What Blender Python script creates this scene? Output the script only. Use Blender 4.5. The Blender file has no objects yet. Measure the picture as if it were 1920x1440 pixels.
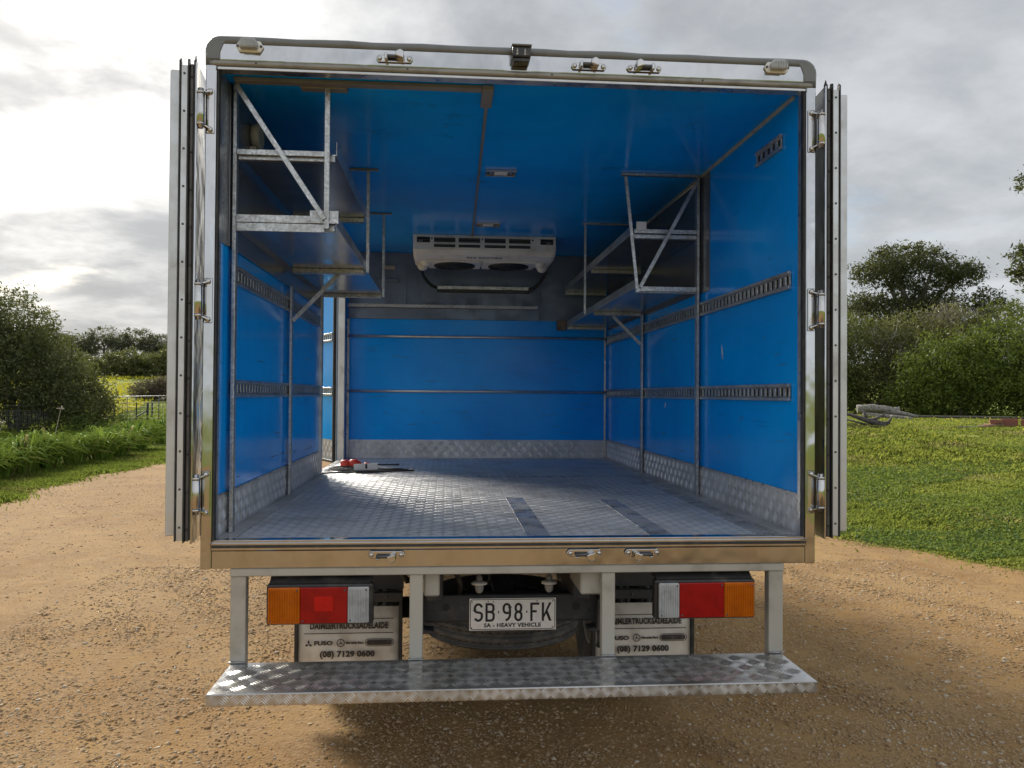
import bpy, math, random
import numpy as np
from mathutils import Vector, Matrix

R = math.radians
random.seed(7)
RNG = np.random.default_rng(11)
scn = bpy.context.scene
COL = scn.collection

# ------------------------------------------------------------------ camera
cam_d = bpy.data.cameras.new('camera')
cam_d.sensor_width = 36.0
cam_d.lens = 28.44
cam_d.clip_start = 0.05
cam_d.clip_end = 1500
cam = bpy.data.objects.new('camera', cam_d)
COL.objects.link(cam)
right = Vector((0.99679688, -0.07968852, 0.00676116))
up = Vector((-0.00779591, -0.01268091, 0.9998892))
fwd = Vector((0.07959396, 0.99673915, 0.01326154))
rot = Matrix((right, up, -fwd)).transposed()
cam.matrix_world = Matrix.Translation((-0.26327, -3.01469, 1.60244)) @ rot.to_4x4()
scn.camera = cam

# ------------------------------------------------------------------ light
SUN_AZ, SUN_EL = R(-30), R(29)          # azimuth from +Y, negative = towards -X
SUN_DIR = Vector((math.sin(SUN_AZ) * math.cos(SUN_EL), math.cos(SUN_AZ) * math.cos(SUN_EL), math.sin(SUN_EL)))
sun_d = bpy.data.lights.new('sun', 'SUN')
sun_d.energy = 1.8
sun_d.angle = R(18.0)
sun_d.color = (1.0, 0.93, 0.82)
sun = bpy.data.objects.new('sun', sun_d)
COL.objects.link(sun)
sun.rotation_euler = SUN_DIR.to_track_quat('Z', 'Y').to_euler()
sun.location = (0, 0, 30)

scn.view_settings.view_transform = 'Standard'
scn.view_settings.look = 'None'
scn.view_settings.exposure = 1.8
scn.view_settings.gamma = 1.0
scn.cycles.max_bounces = 16
scn.cycles.diffuse_bounces = 9
scn.cycles.glossy_bounces = 6
scn.view_settings.use_curve_mapping = False

world = bpy.data.worlds.new('World')
scn.world = world
world.use_nodes = True


class NT:
    """small helper round a node tree"""
    def __init__(self, tree):
        self.t = tree
        self.n = tree.nodes
        self.l = tree.links

    def node(self, typ, **kw):
        nd = self.n.new(typ)
        for k, v in kw.items():
            setattr(nd, k, v)
        return nd

    def set(self, sock, v):
        if v is None:
            return
        if isinstance(v, bpy.types.NodeSocket):
            self.l.new(v, sock)
        else:
            sock.default_value = v

    def math(self, op, a, b=None, c=None, clamp=False):
        nd = self.node('ShaderNodeMath', operation=op, use_clamp=clamp)
        self.set(nd.inputs[0], a); self.set(nd.inputs[1], b); self.set(nd.inputs[2], c)
        return nd.outputs[0]

    def vmath(self, op, a, b=None):
        nd = self.node('ShaderNodeVectorMath', operation=op)
        self.set(nd.inputs[0], a); self.set(nd.inputs[1], b)
        return nd.outputs['Value'] if op == 'DOT_PRODUCT' else nd.outputs[0]

    def noise(self, vec, scale, detail=4, rough=0.55, dist=0.0):
        nd = self.node('ShaderNodeTexNoise')
        self.set(nd.inputs['Vector'], vec)
        nd.inputs['Scale'].default_value = scale
        nd.inputs['Detail'].default_value = detail
        nd.inputs['Roughness'].default_value = rough
        nd.inputs['Distortion'].default_value = dist
        return nd.outputs[0]

    def ramp(self, fac, stops):
        nd = self.node('ShaderNodeValToRGB')
        el = nd.color_ramp.elements
        while len(el) < len(stops):
            el.new(0.5)
        for e, (p, c) in zip(el, stops):
            e.position = p
            e.color = (*c, 1) if len(c) == 3 else c
        self.set(nd.inputs[0], fac)
        return nd.outputs[0]

    def maprange(self, v, a, b, c=0.0, d=1.0, smooth=True):
        nd = self.node('ShaderNodeMapRange')
        nd.interpolation_type = 'SMOOTHSTEP' if smooth else 'LINEAR'
        self.set(nd.inputs[0], v)
        for i, q in enumerate((a, b, c, d)):
            nd.inputs[i + 1].default_value = q
        return nd.outputs[0]

    def mix(self, fac, a, b, mode='MIX'):
        nd = self.node('ShaderNodeMix', data_type='RGBA', blend_type=mode)
        self.set(nd.inputs[0], fac)
        for s, v in ((nd.inputs[6], a), (nd.inputs[7], b)):
            if isinstance(v, tuple) and len(v) == 3:
                v = (*v, 1)
            self.set(s, v)
        return nd.outputs[2]


SKY_OFF = (9.4, 6.2, 0.0)


def build_world():
    N = NT(world.node_tree)
    N.n.clear()
    out = N.node('ShaderNodeOutputWorld')
    bg = N.node('ShaderNodeBackground')
    bg.inputs['Strength'].default_value = 1.0
    sky = N.node('ShaderNodeTexSky', sky_type='NISHITA')
    sky.sun_disc = False
    sky.sun_elevation = SUN_EL
    sky.sun_rotation = SUN_AZ
    sky.air_density = 1.0
    sky.dust_density = 1.5
    sky.ozone_density = 1.2
    tc = N.node('ShaderNodeTexCoord')
    d = tc.outputs['Generated']
    sp = N.node('ShaderNodeSeparateXYZ')
    N.set(sp.inputs[0], d)
    z = N.math('MAXIMUM', sp.outputs[2], 0.0)
    zz = N.math('ADD', z, 0.20)
    cb = N.node('ShaderNodeCombineXYZ')
    N.set(cb.inputs[0], N.math('DIVIDE', sp.outputs[0], zz))
    N.set(cb.inputs[1], N.math('DIVIDE', sp.outputs[1], zz))
    p = N.vmath('ADD', cb.outputs[0], SKY_OFF)
    # cover: where there is cloud at all, and how thick it is
    n1 = N.noise(p, 1.15, 8, 0.56, 0.15)
    n2 = N.noise(N.vmath('ADD', p, (7.3, 2.1, 0.0)), 0.5, 5, 0.55, 0.1)
    n3 = N.noise(N.vmath('ADD', p, (1.3, 9.1, 3.0)), 2.2, 7, 0.58, 0.2)
    cover = N.maprange(N.math('ADD', N.math('MULTIPLY', n1, 0.65), N.math('MULTIPLY', n2, 0.35)), 0.345, 0.475)
    thick = N.maprange(N.math('ADD', N.math('MULTIPLY', n1, 0.45), N.math('MULTIPLY', n3, 0.55)), 0.38, 0.60)
    # forward scattering: thin cloud near the sun is bright
    dot = N.math('MAXIMUM', N.vmath('DOT_PRODUCT', d, tuple(SUN_DIR)), 0.0)
    glow = N.math('ADD', N.math('MULTIPLY', N.math('POWER', dot, 9.0), 0.30), N.math('MULTIPLY', N.math('POWER', dot, 26.0), 0.9))
    # clouds away from the sun: lit side, brightness added to light the interior
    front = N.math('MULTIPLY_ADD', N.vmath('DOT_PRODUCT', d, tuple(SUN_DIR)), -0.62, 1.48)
    thin_c = N.mix(glow, (0.176, 0.181, 0.187), (0.72, 0.70, 0.66))
    thick_c = N.mix(glow, (0.118, 0.124, 0.131), (0.215, 0.219, 0.223))
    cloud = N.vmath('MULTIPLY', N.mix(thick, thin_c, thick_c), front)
    skyc = N.mix(1.0, sky.outputs[0], (0.036, 0.036, 0.036), 'MULTIPLY')
    # distant air: pale band at the horizon
    hz = N.math('POWER', N.math('SUBTRACT', 1.0, z, clamp=True), 9.0)
    skyc = N.mix(N.math('MULTIPLY', hz, 0.6), skyc, N.mix(glow, (0.19, 0.197, 0.206), (0.62, 0.60, 0.56)))
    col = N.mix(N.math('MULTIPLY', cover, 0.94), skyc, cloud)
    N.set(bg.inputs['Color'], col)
    N.l.new(bg.outputs[0], out.inputs[0])


build_world()

# ------------------------------------------------------------------ materials
MATS = {}


def mat(name, base=(0.5, 0.5, 0.5), rough=0.5, metal=0.0, noise=None, bump=None, rnoise=None, coat=0.0, spec=None, fn=None):
    """noise=(scale, colour2, lo, hi[,detail]); bump=(scale, strength, distance); rnoise=(scale, r0, r1)"""
    m = bpy.data.materials.new(name)
    m.use_nodes = True
    N = NT(m.node_tree)
    b = N.n['Principled BSDF']
    b.inputs['Base Color'].default_value = (*base, 1)
    b.inputs['Roughness'].default_value = rough
    b.inputs['Metallic'].default_value = metal
    b.inputs['Coat Weight'].default_value = coat
    if spec is not None:
        b.inputs['Specular IOR Level'].default_value = spec
    tc = N.node('ShaderNodeTexCoord').outputs['Object']
    if noise:
        n = N.noise(tc, noise[0], noise[4] if len(noise) > 4 else 5, 0.6)
        f = N.maprange(n, noise[2], noise[3])
        N.set(b.inputs['Base Color'], N.mix(f, base, noise[1]))
    if rnoise:
        n = N.noise(tc, rnoise[0], 4, 0.6)
        N.set(b.inputs['Roughness'], N.maprange(n, 0.35, 0.65, rnoise[1], rnoise[2]))
    if bump:
        n = N.noise(tc, bump[0], 4, 0.6)
        bn = N.node('ShaderNodeBump')
        bn.inputs['Strength'].default_value = bump[1]
        bn.inputs['Distance'].default_value = bump[2]
        N.set(bn.inputs['Height'], n)
        N.l.new(bn.outputs[0], b.inputs['Normal'])
    if fn:
        fn(N, b, tc)
    MATS[name] = m
    return m


def blue_fn(N, b, tc):
    # gel coat: faint mottling, rubbed marks along the truck, small pale chips
    base = N.mix(N.maprange(N.noise(tc, 1.6, 4), 0.35, 0.65), (0.001, 0.29, 0.86), (0.002, 0.355, 0.97))
    mp = N.node('ShaderNodeMapping')
    N.set(mp.inputs['Vector'], tc)
    mp.inputs['Scale'].default_value = (1.2, 1.6, 26.0)
    scuff = N.maprange(N.noise(mp.outputs[0], 2.2, 6, 0.7), 0.61, 0.69)
    base = N.mix(N.math('MULTIPLY', scuff, 0.6), base, (0.004, 0.17, 0.50))
    chip = N.maprange(N.noise(tc, 16.0, 3, 0.5), 0.785, 0.80)
    base = N.mix(N.math('MULTIPLY', chip, 0.7), base, (0.25, 0.30, 0.36))
    N.set(b.inputs['Base Color'], base)
    r = N.maprange(N.noise(tc, 3.0, 5, 0.65), 0.3, 0.7, 0.10, 0.24)
    N.set(b.inputs['Roughness'], r)
    bn = N.node('ShaderNodeBump')
    bn.inputs['Strength'].default_value = 0.12
    bn.inputs['Distance'].default_value = 0.02
    N.set(bn.inputs['Height'], N.noise(tc, 2.4, 2, 0.5))
    N.l.new(bn.outputs[0], b.inputs['Normal'])


mat('blue', rough=0.16, spec=0.15, fn=blue_fn)


def steel_fn(N, b, tc):
    # polished stainless sheet: water stains, faint rolling waves
    mp = N.node('ShaderNodeMapping')
    N.set(mp.inputs['Vector'], tc)
    mp.inputs['Scale'].default_value = (2.4, 2.4, 0.9)
    st = N.maprange(N.noise(mp.outputs[0], 3.0, 6, 0.65), 0.45, 0.72)
    N.set(b.inputs['Base Color'], N.mix(N.math('MULTIPLY', st, 0.28), (0.50, 0.505, 0.515), (0.25, 0.24, 0.225)))
    N.set(b.inputs['Roughness'], N.maprange(N.noise(mp.outputs[0], 5.0, 5, 0.7), 0.3, 0.75, 0.06, 0.20))
    bn = N.node('ShaderNodeBump')
    bn.inputs['Strength'].default_value = 0.26
    bn.inputs['Distance'].default_value = 0.03
    N.set(bn.inputs['Height'], N.noise(tc, 5.0, 2, 0.5))
    N.l.new(bn.outputs[0], b.inputs['Normal'])


mat('stainless', metal=1.0, fn=steel_fn)
mat('chrome', (0.52, 0.51, 0.50), 0.16, 1.0, rnoise=(12, 0.1, 0.22))


def galv_fn(N, b, tc):
    v = N.node('ShaderNodeTexVoronoi')
    N.set(v.inputs['Vector'], tc)
    v.inputs['Scale'].default_value = 130
    sp = N.node('ShaderNodeSeparateColor')
    N.set(sp.inputs[0], v.outputs['Color'])
    c = N.mix(sp.outputs[0], (0.34, 0.35, 0.36), (0.60, 0.61, 0.62))
    d = N.maprange(N.noise(tc, 9, 5, 0.6), 0.42, 0.7)
    N.set(b.inputs['Base Color'], N.mix(N.math('MULTIPLY', d, 0.5), c, (0.22, 0.215, 0.20)))
    N.set(b.inputs['Roughness'], N.maprange(sp.outputs[1], 0, 1, 0.28, 0.5))


mat('galv', metal=0.85, fn=galv_fn)
mat('alu', (0.50, 0.50, 0.50), 0.36, 0.9, noise=(14, (0.30, 0.29, 0.28), 0.45, 0.72), rnoise=(22, 0.26, 0.5))
mat('alu_edge', (0.56, 0.565, 0.57), 0.42, 0.75, noise=(5, (0.36, 0.35, 0.33), 0.5, 0.75), rnoise=(12, 0.32, 0.5))


def tread_fn(N, b, tc):
    c = N.mix(N.maprange(N.noise(tc, 3.0, 6, 0.65), 0.38, 0.66), (0.50, 0.505, 0.52), (0.38, 0.38, 0.385))
    dirt = N.maprange(N.noise(tc, 7.0, 6, 0.7), 0.55, 0.72)
    N.set(b.inputs['Base Color'], N.mix(N.math('MULTIPLY', dirt, 0.5), c, (0.24, 0.22, 0.19)))
    N.set(b.inputs['Roughness'], N.maprange(N.noise(tc, 6.0, 5, 0.7), 0.3, 0.7, 0.36, 0.56))


mat('tread', metal=0.30, fn=tread_fn)
mat('step_plate', (0.50, 0.505, 0.51), 0.24, 0.75, noise=(6, (0.34, 0.33, 0.31), 0.42, 0.68), rnoise=(9, 0.14, 0.30))
mat('step_bar', (0.62, 0.62, 0.62), 0.3, 0.7, noise=(6, (0.46, 0.45, 0.43), 0.42, 0.68), rnoise=(9, 0.22, 0.4))
mat('tread_bar', (0.74, 0.745, 0.755), 0.26, 0.50, noise=(5, (0.55, 0.55, 0.55), 0.45, 0.7), rnoise=(8, 0.28, 0.46))
mat('strip', (0.40, 0.41, 0.43), 0.34, 0.45, noise=(10, (0.15, 0.15, 0.15), 0.45, 0.7), rnoise=(8, 0.22, 0.45))
mat('shelf_sheet', (0.46, 0.46, 0.47), 0.2, 0.85, noise=(2, (0.36, 0.36, 0.365), 0.4, 0.7), bump=(2.0, 0.06, 0.02), rnoise=(3, 0.16, 0.26))
mat('backing', (0.20, 0.20, 0.205), 0.26, 0.55, noise=(3, (0.13, 0.13, 0.13), 0.4, 0.7), bump=(2.0, 0.1, 0.02))
mat('panel_grey', (0.15, 0.19, 0.26), 0.30, 0.3, noise=(6, (0.12, 0.15, 0.20), 0.42, 0.7), rnoise=(9, 0.32, 0.55))
mat('cap_grey', (0.165, 0.17, 0.172), 0.42, 0.0, noise=(9, (0.14, 0.14, 0.135), 0.45, 0.7), bump=(40, 0.1, 0.004))
mat('mould_beige', (0.27, 0.255, 0.225), 0.40, 0.35, noise=(7, (0.17, 0.16, 0.14), 0.45, 0.7))
mat('rubber', (0.022, 0.022, 0.022), 0.55, noise=(20, (0.05, 0.047, 0.043), 0.45, 0.7), bump=(60, 0.2, 0.002))
mat('seal_grey', (0.085, 0.082, 0.078), 0.5, noise=(12, (0.13, 0.125, 0.115), 0.42, 0.65), bump=(30, 0.15, 0.003))
mat('beige_paint', (0.42, 0.40, 0.355), 0.42, 0.15, noise=(6, (0.31, 0.29, 0.25), 0.48, 0.72), bump=(90, 0.12, 0.001))
mat('chassis', (0.035, 0.038, 0.046), 0.5, 0.1, noise=(11, (0.075, 0.072, 0.068), 0.48, 0.7), bump=(50, 0.2, 0.002))
mat('under_dark', (0.045, 0.047, 0.05), 0.6, 0.0, noise=(7, (0.09, 0.085, 0.075), 0.45, 0.7))
mat('tyre', (0.065, 0.065, 0.067), 0.72, noise=(16, (0.13, 0.12, 0.11), 0.42, 0.68), bump=(120, 0.25, 0.002))
mat('black_plastic', (0.016, 0.016, 0.017), 0.38, noise=(14, (0.055, 0.05, 0.045), 0.5, 0.72))
mat('label_white', (0.55, 0.55, 0.54), 0.6)
mat('white_plastic', (0.82, 0.80, 0.75), 0.42, noise=(7, (0.66, 0.63, 0.57), 0.48, 0.72))
mat('dark_slot', (0.012, 0.013, 0.015), 0.6)
mat('fin_dark', (0.10, 0.10, 0.105), 0.4, 0.6)
mat('cream', (0.40, 0.36, 0.28), 0.5, noise=(9, (0.30, 0.26, 0.20), 0.45, 0.7))
mat('conduit', (0.21, 0.20, 0.18), 0.5, noise=(6, (0.15, 0.14, 0.125), 0.45, 0.7))
mat('sealant', (0.42, 0.40, 0.34), 0.6, noise=(20, (0.22, 0.20, 0.17), 0.5, 0.72))


def lens_fn(col, deep):
    def fn(N, b, tc):
        w = N.node('ShaderNodeTexWave')
        N.set(w.inputs['Vector'], tc)
        w.bands_direction = 'X'
        w.inputs['Scale'].default_value = 75
        bn = N.node('ShaderNodeBump')
        bn.inputs['Strength'].default_value = 0.35
        bn.inputs['Distance'].default_value = 0.002
        N.set(bn.inputs['Height'], w.outputs['Fac'])
        N.l.new(bn.outputs[0], b.inputs['Normal'])
        f = N.maprange(N.noise(tc, 18, 4, 0.6), 0.4, 0.7)
        N.set(b.inputs['Base Color'], N.mix(f, col, deep))
        b.inputs['Coat Weight'].default_value = 0.25
        b.inputs['Specular IOR Level'].default_value = 0.25
        b.inputs['Coat Roughness'].default_value = 0.08
    return fn


mat('lens_red', rough=0.22, fn=lens_fn((0.32, 0.003, 0.005), (0.24, 0.002, 0.004)))
mat('lens_red_bright', rough=0.22, fn=lens_fn((0.50, 0.006, 0.006), (0.40, 0.005, 0.005)))
mat('lens_amber', rough=0.22, fn=lens_fn((0.52, 0.12, 0.0015), (0.42, 0.09, 0.001)))
mat('lens_clear', rough=0.2, fn=lens_fn((0.42, 0.43, 0.44), (0.30, 0.31, 0.32)))
mat('plate_white', (0.86, 0.86, 0.86), 0.38, noise=(30, (0.78, 0.78, 0.77), 0.45, 0.7))
mat('ink', (0.012, 0.012, 0.014), 0.5)
mat('flap_white', (0.74, 0.70, 0.63), 0.55, noise=(7, (0.56, 0.50, 0.42), 0.42, 0.68), bump=(9, 0.2, 0.01))
mat('flap_ink', (0.035, 0.028, 0.028), 0.6, noise=(40, (0.11, 0.09, 0.08), 0.5, 0.7))
mat('red_plug', (0.55, 0.035, 0.018), 0.35)
mat('white_tag', (0.66, 0.66, 0.65), 0.5)
mat('rust', (0.20, 0.16, 0.12), 0.6, 0.4, noise=(18, (0.12, 0.07, 0.04), 0.4, 0.65))


def attr_leaf(name, rough=0.55, transl=0.35, spec=0.3):
    m = bpy.data.materials.new(name)
    m.use_nodes = True
    N = NT(m.node_tree)
    b = N.n['Principled BSDF']
    out = N.n['Material Output']
    at = N.node('ShaderNodeAttribute', attribute_name='tint')
    N.l.new(at.outputs['Color'], b.inputs['Base Color'])
    b.inputs['Roughness'].default_value = rough
    b.inputs['Specular IOR Level'].default_value = spec
    tr = N.node('ShaderNodeBsdfTranslucent')
    N.l.new(N.mix(0.35, at.outputs['Color'], (0.24, 0.27, 0.04)), tr.inputs[0])
    mx = N.node('ShaderNodeMixShader')
    mx.inputs[0].default_value = transl
    N.l.new(b.outputs[0], mx.inputs[1])
    N.l.new(tr.outputs[0], mx.inputs[2])
    N.l.new(mx.outputs[0], out.inputs[0])
    MATS[name] = m
    return m


attr_leaf('leaf')
attr_leaf('grass', 0.6, 0.5, 0.2)
attr_leaf('strap', 0.75, 0.28, 0.08)
attr_leaf('twig', 0.8, 0.0, 0.1)
attr_leaf('petal', 0.6, 0.3, 0.2)
mat('bark', (0.075, 0.062, 0.052), 0.85, noise=(9, (0.13, 0.115, 0.10), 0.4, 0.65), bump=(22, 0.5, 0.02))
mat('old_wood', (0.26, 0.245, 0.225), 0.85, noise=(14, (0.11, 0.10, 0.092), 0.42, 0.66), bump=(30, 0.5, 0.01))
mat('dark_wood', (0.10, 0.09, 0.085), 0.85, noise=(14, (0.05, 0.045, 0.042), 0.42, 0.66), bump=(30, 0.5, 0.01))
mat('brick_red', (0.27, 0.085, 0.055), 0.85, noise=(16, (0.20, 0.10, 0.075), 0.4, 0.65), bump=(60, 0.4, 0.004))
mat('brick_pale', (0.34, 0.20, 0.13), 0.85, noise=(16, (0.25, 0.16, 0.115), 0.4, 0.65), bump=(60, 0.4, 0.004))
mat('post_black', (0.03, 0.03, 0.03), 0.6, 0.2)
mat('wire', (0.16, 0.16, 0.16), 0.5, 0.6)


def stone_mat():
    m = bpy.data.materials.new('stone')
    m.use_nodes = True
    N = NT(m.node_tree)
    b = N.n['Principled BSDF']
    at = N.node('ShaderNodeAttribute', attribute_name='tint')
    N.l.new(at.outputs['Color'], b.inputs['Base Color'])
    b.inputs['Roughness'].default_value = 0.85
    b.inputs['Specular IOR Level'].default_value = 0.2
    MATS['stone'] = m


stone_mat()


def gravel_fn(N, b, tc):
    big = N.maprange(N.noise(tc, 0.35, 5, 0.6), 0.36, 0.64)
    c = N.mix(big, (0.345, 0.222, 0.098), (0.292, 0.174, 0.068))
    track = N.maprange(N.noise(tc, 1.3, 7, 0.7), 0.44, 0.64)
    c = N.mix(N.math('MULTIPLY', track, 0.75), c, (0.210, 0.116, 0.044))
    v = N.node('ShaderNodeTexVoronoi')
    N.set(v.inputs['Vector'], tc)
    v.inputs['Scale'].default_value = 62
    sp = N.node('ShaderNodeSeparateColor')
    N.set(sp.inputs[0], v.outputs['Color'])
    peb = N.mix(sp.outputs[0], (0.355, 0.245, 0.132), (0.165, 0.096, 0.043))
    c = N.mix(N.math('MULTIPLY', N.maprange(N.noise(tc, 5.0, 4, 0.6), 0.35, 0.6), 0.6), c, peb)
    N.set(b.inputs['Base Color'], c)
    b.inputs['Specular IOR Level'].default_value = 0.15
    h = N.math('ADD', N.math('MULTIPLY', v.outputs['Distance'], -0.6), N.noise(tc, 28, 6, 0.7))
    bn = N.node('ShaderNodeBump')
    bn.inputs['Strength'].default_value = 0.6
    bn.inputs['Distance'].default_value = 0.010
    N.set(bn.inputs['Height'], h)
    N.l.new(bn.outputs[0], b.inputs['Normal'])


mat('gravel', rough=0.95, fn=gravel_fn)


def turf_fn(N, b, tc):
    a = N.maprange(N.noise(tc, 0.5, 6, 0.65), 0.35, 0.65)
    c = N.mix(a, (0.165, 0.215, 0.040), (0.27, 0.29, 0.062))
    bare = N.maprange(N.noise(tc, 1.7, 6, 0.7), 0.57, 0.70)
    c = N.mix(N.math('MULTIPLY', bare, 0.6), c, (0.25, 0.19, 0.09))
    f = N.maprange(N.noise(tc, 9.0, 5, 0.7), 0.4, 0.65)
    c = N.mix(N.math('MULTIPLY', f, 0.5), c, (0.085, 0.12, 0.025))
    N.set(b.inputs['Base Color'], c)
    b.inputs['Specular IOR Level'].default_value = 0.1
    bn = N.node('ShaderNodeBump')
    bn.inputs['Strength'].default_value = 0.8
    bn.inputs['Distance'].default_value = 0.05
    N.set(bn.inputs['Height'], N.noise(tc, 14, 6, 0.7))
    N.l.new(bn.outputs[0], b.inputs['Normal'])


mat('turf', rough=0.95, fn=turf_fn)


# ------------------------------------------------------------------ mesh helpers
class MB:
    def __init__(self):
        self.v = []
        self.f = []
        self.sm = []

    def add(self, verts, faces, smooth=False):
        o = len(self.v)
        self.v += [tuple(p) for p in verts]
        self.f += [tuple(i + o for i in fc) for fc in faces]
        self.sm += [smooth] * len(faces)
        return self

    def box(self, x0, x1, y0, y1, z0, z1):
        v = [(x0, y0, z0), (x1, y0, z0), (x1, y1, z0), (x0, y1, z0), (x0, y0, z1), (x1, y0, z1), (x1, y1, z1), (x0, y1, z1)]
        return self.add(v, [(0, 3, 2, 1), (4, 5, 6, 7), (0, 1, 5, 4), (1, 2, 6, 5), (2, 3, 7, 6), (3, 0, 4, 7)])

    def bar(self, p, q, w, h, upv=(0, 0, 1)):
        p, q = Vector(p), Vector(q)
        d = (q - p).normalized()
        u = Vector(upv)
        if abs(d.dot(u)) > 0.97:
            u = Vector((0, 1, 0))
        s = d.cross(u).normalized()
        u = s.cross(d).normalized()
        s *= w / 2
        u *= h / 2
        v = [p - s - u, p + s - u, p + s + u, p - s + u, q - s - u, q + s - u, q + s + u, q - s + u]
        return self.add(v, [(0, 1, 2, 3), (7, 6, 5, 4), (0, 4, 5, 1), (1, 5, 6, 2), (2, 6, 7, 3), (3, 7, 4, 0)])

    def tube(self, pts, r, n=8, closed=False):
        pts = [Vector(p) for p in pts]
        rs = r if isinstance(r, (list, tuple)) else [r] * len(pts)
        k = len(pts)
        rings = []
        prev = None
        for i, p in enumerate(pts):
            if closed:
                d = pts[(i + 1) % k] - pts[i - 1]
            else:
                d = pts[min(i + 1, k - 1)] - pts[max(i - 1, 0)]
            d.normalize()
            a = prev if prev is not None else (Vector((0, 0, 1)) if abs(d.z) < 0.9 else Vector((1, 0, 0)))
            s = d.cross(a)
            if s.length < 1e-5:
                s = d.cross(Vector((0.3, 0.9, 0.2)))
            s.normalize()
            t = s.cross(d).normalized()
            prev = t
            rings.append([p + (s * math.cos(2 * math.pi * j / n) + t * math.sin(2 * math.pi * j / n)) * rs[i] for j in range(n)])
        v = [q for ring in rings for q in ring]
        f = []
        for i in range(k if closed else k - 1):
            a, b = i * n, ((i + 1) % k) * n
            for j in range(n):
                f.append((a + j, a + (j + 1) % n, b + (j + 1) % n, b + j))
        self.add(v, f, True)
        if not closed:
            o = len(self.v) - len(v)
            self.f.append(tuple(o + j for j in reversed(range(n))))
            self.f.append(tuple(o + (k - 1) * n + j for j in range(n)))
            self.sm += [False, False]
        return self

    def lathe(self, prof, n=24, axis='z', at=(0, 0, 0), smooth=True, cap=True):
        """prof: list of (r, h)"""
        v = []
        for r_, h in prof:
            for j in range(n):
                a = 2 * math.pi * j / n
                c, s = r_ * math.cos(a), r_ * math.sin(a)
                if axis == 'z':
                    q = (c, s, h)
                elif axis == 'y':
                    q = (c, h, s)
                else:
                    q = (h, c, s)
                v.append((q[0] + at[0], q[1] + at[1], q[2] + at[2]))
        f = []
        for i in range(len(prof) - 1):
            for j in range(n):
                f.append((i * n + j, i * n + (j + 1) % n, (i + 1) * n + (j + 1) % n, (i + 1) * n + j))
        o = len(self.v)
        self.add(v, f, smooth)
        if cap:
            if prof[0][0] > 1e-6:
                self.f.append(tuple(o + j for j in reversed(range(n)))); self.sm.append(False)
            if prof[-1][0] > 1e-6:
                k = (len(prof) - 1) * n
                self.f.append(tuple(o + k + j for j in range(n))); self.sm.append(False)
        return self

    def prism(self, poly, axis, a, b, smooth=False):
        """poly 2-D points; axis 'x': (y,z); 'y': (x,z); 'z': (x,y)"""
        def mk(p, t):
            return {'x': (t, p[0], p[1]), 'y': (p[0], t, p[1]), 'z': (p[0], p[1], t)}[axis]
        n = len(poly)
        v = [mk(p, a) for p in poly] + [mk(p, b) for p in poly]
        f = [tuple(range(n)), tuple(reversed(range(n, 2 * n)))]
        f += [(i, i + n, (i + 1) % n + n, (i + 1) % n) for i in range(n)]
        o = len(self.f)
        self.add(v, f, False)
        if smooth:
            for k in range(o + 2, len(self.f)):
                self.sm[k] = True
        return self

    def build(self, name, material, parent=None, bevel=0.0, loc=None, seg=1):
        me = bpy.data.meshes.new(name)
        me.from_pydata(self.v, [], self.f)
        me.polygons.foreach_set('use_smooth', self.sm)
        me.validate()
        me.update()
        import bmesh
        bm = bmesh.new()
        bm.from_mesh(me)
        bmesh.ops.recalc_face_normals(bm, faces=bm.faces)
        bm.to_mesh(me)
        bm.free()
        me.materials.append(MATS[material])
        o = bpy.data.objects.new(name, me)
        COL.objects.link(o)
        if parent is not None:
            o.parent = parent
        if loc is not None:
            o.location = loc
        if 'screws' in name:
            o['kind'] = 'stuff'
        if bevel:
            md = o.modifiers.new('bevel', 'BEVEL')
            md.width = bevel
            md.segments = seg
            md.limit_method = 'ANGLE'
            md.angle_limit = R(40)
            md.harden_normals = False
        return o


def np_mesh(name, verts, faces_n, idx, material, tint=None, parent=None, smooth=False):
    """verts (V,3); faces of constant size faces_n; idx flat array"""
    me = bpy.data.meshes.new(name)
    nf = len(idx) // faces_n
    me.vertices.add(len(verts))
    me.vertices.foreach_set('co', np.asarray(verts, dtype=np.float32).ravel())
    me.loops.add(len(idx))
    me.loops.foreach_set('vertex_index', np.asarray(idx, dtype=np.int32))
    me.polygons.add(nf)
    me.polygons.foreach_set('loop_start', np.arange(nf, dtype=np.int32) * faces_n)
    if smooth:
        me.polygons.foreach_set('use_smooth', np.ones(nf, dtype=bool))
    if tint is not None:
        ca = me.color_attributes.new('tint', 'FLOAT_COLOR', 'POINT')
        t = np.ones((len(verts), 4), dtype=np.float32)
        t[:, :3] = tint
        ca.data.foreach_set('color', t.ravel())
    me.update(calc_edges=True)
    me.materials.append(MATS[material])
    o = bpy.data.objects.new(name, me)
    COL.objects.link(o)
    if parent is not None:
        o.parent = parent
    return o


def empty(name, loc=(0, 0, 0), label=None, cat=None, group=None):
    o = bpy.data.objects.new(name, None)
    o.empty_display_size = 0.2
    COL.objects.link(o)
    o.location = loc
    return tag(o, label, cat, group)


def tag(o, label=None, cat=None, group=None, kind=None):
    if label:
        o['label'] = label
    if cat:
        o['category'] = cat
    if group:
        o['group'] = group
    if kind:
        o['kind'] = kind
    return o


def bx(name, material, parent, x0, x1, y0, y1, z0, z1, bevel=0.002, seg=1):
    return MB().box(x0, x1, y0, y1, z0, z1).build(name, material, parent, bevel, seg=seg)


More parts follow.
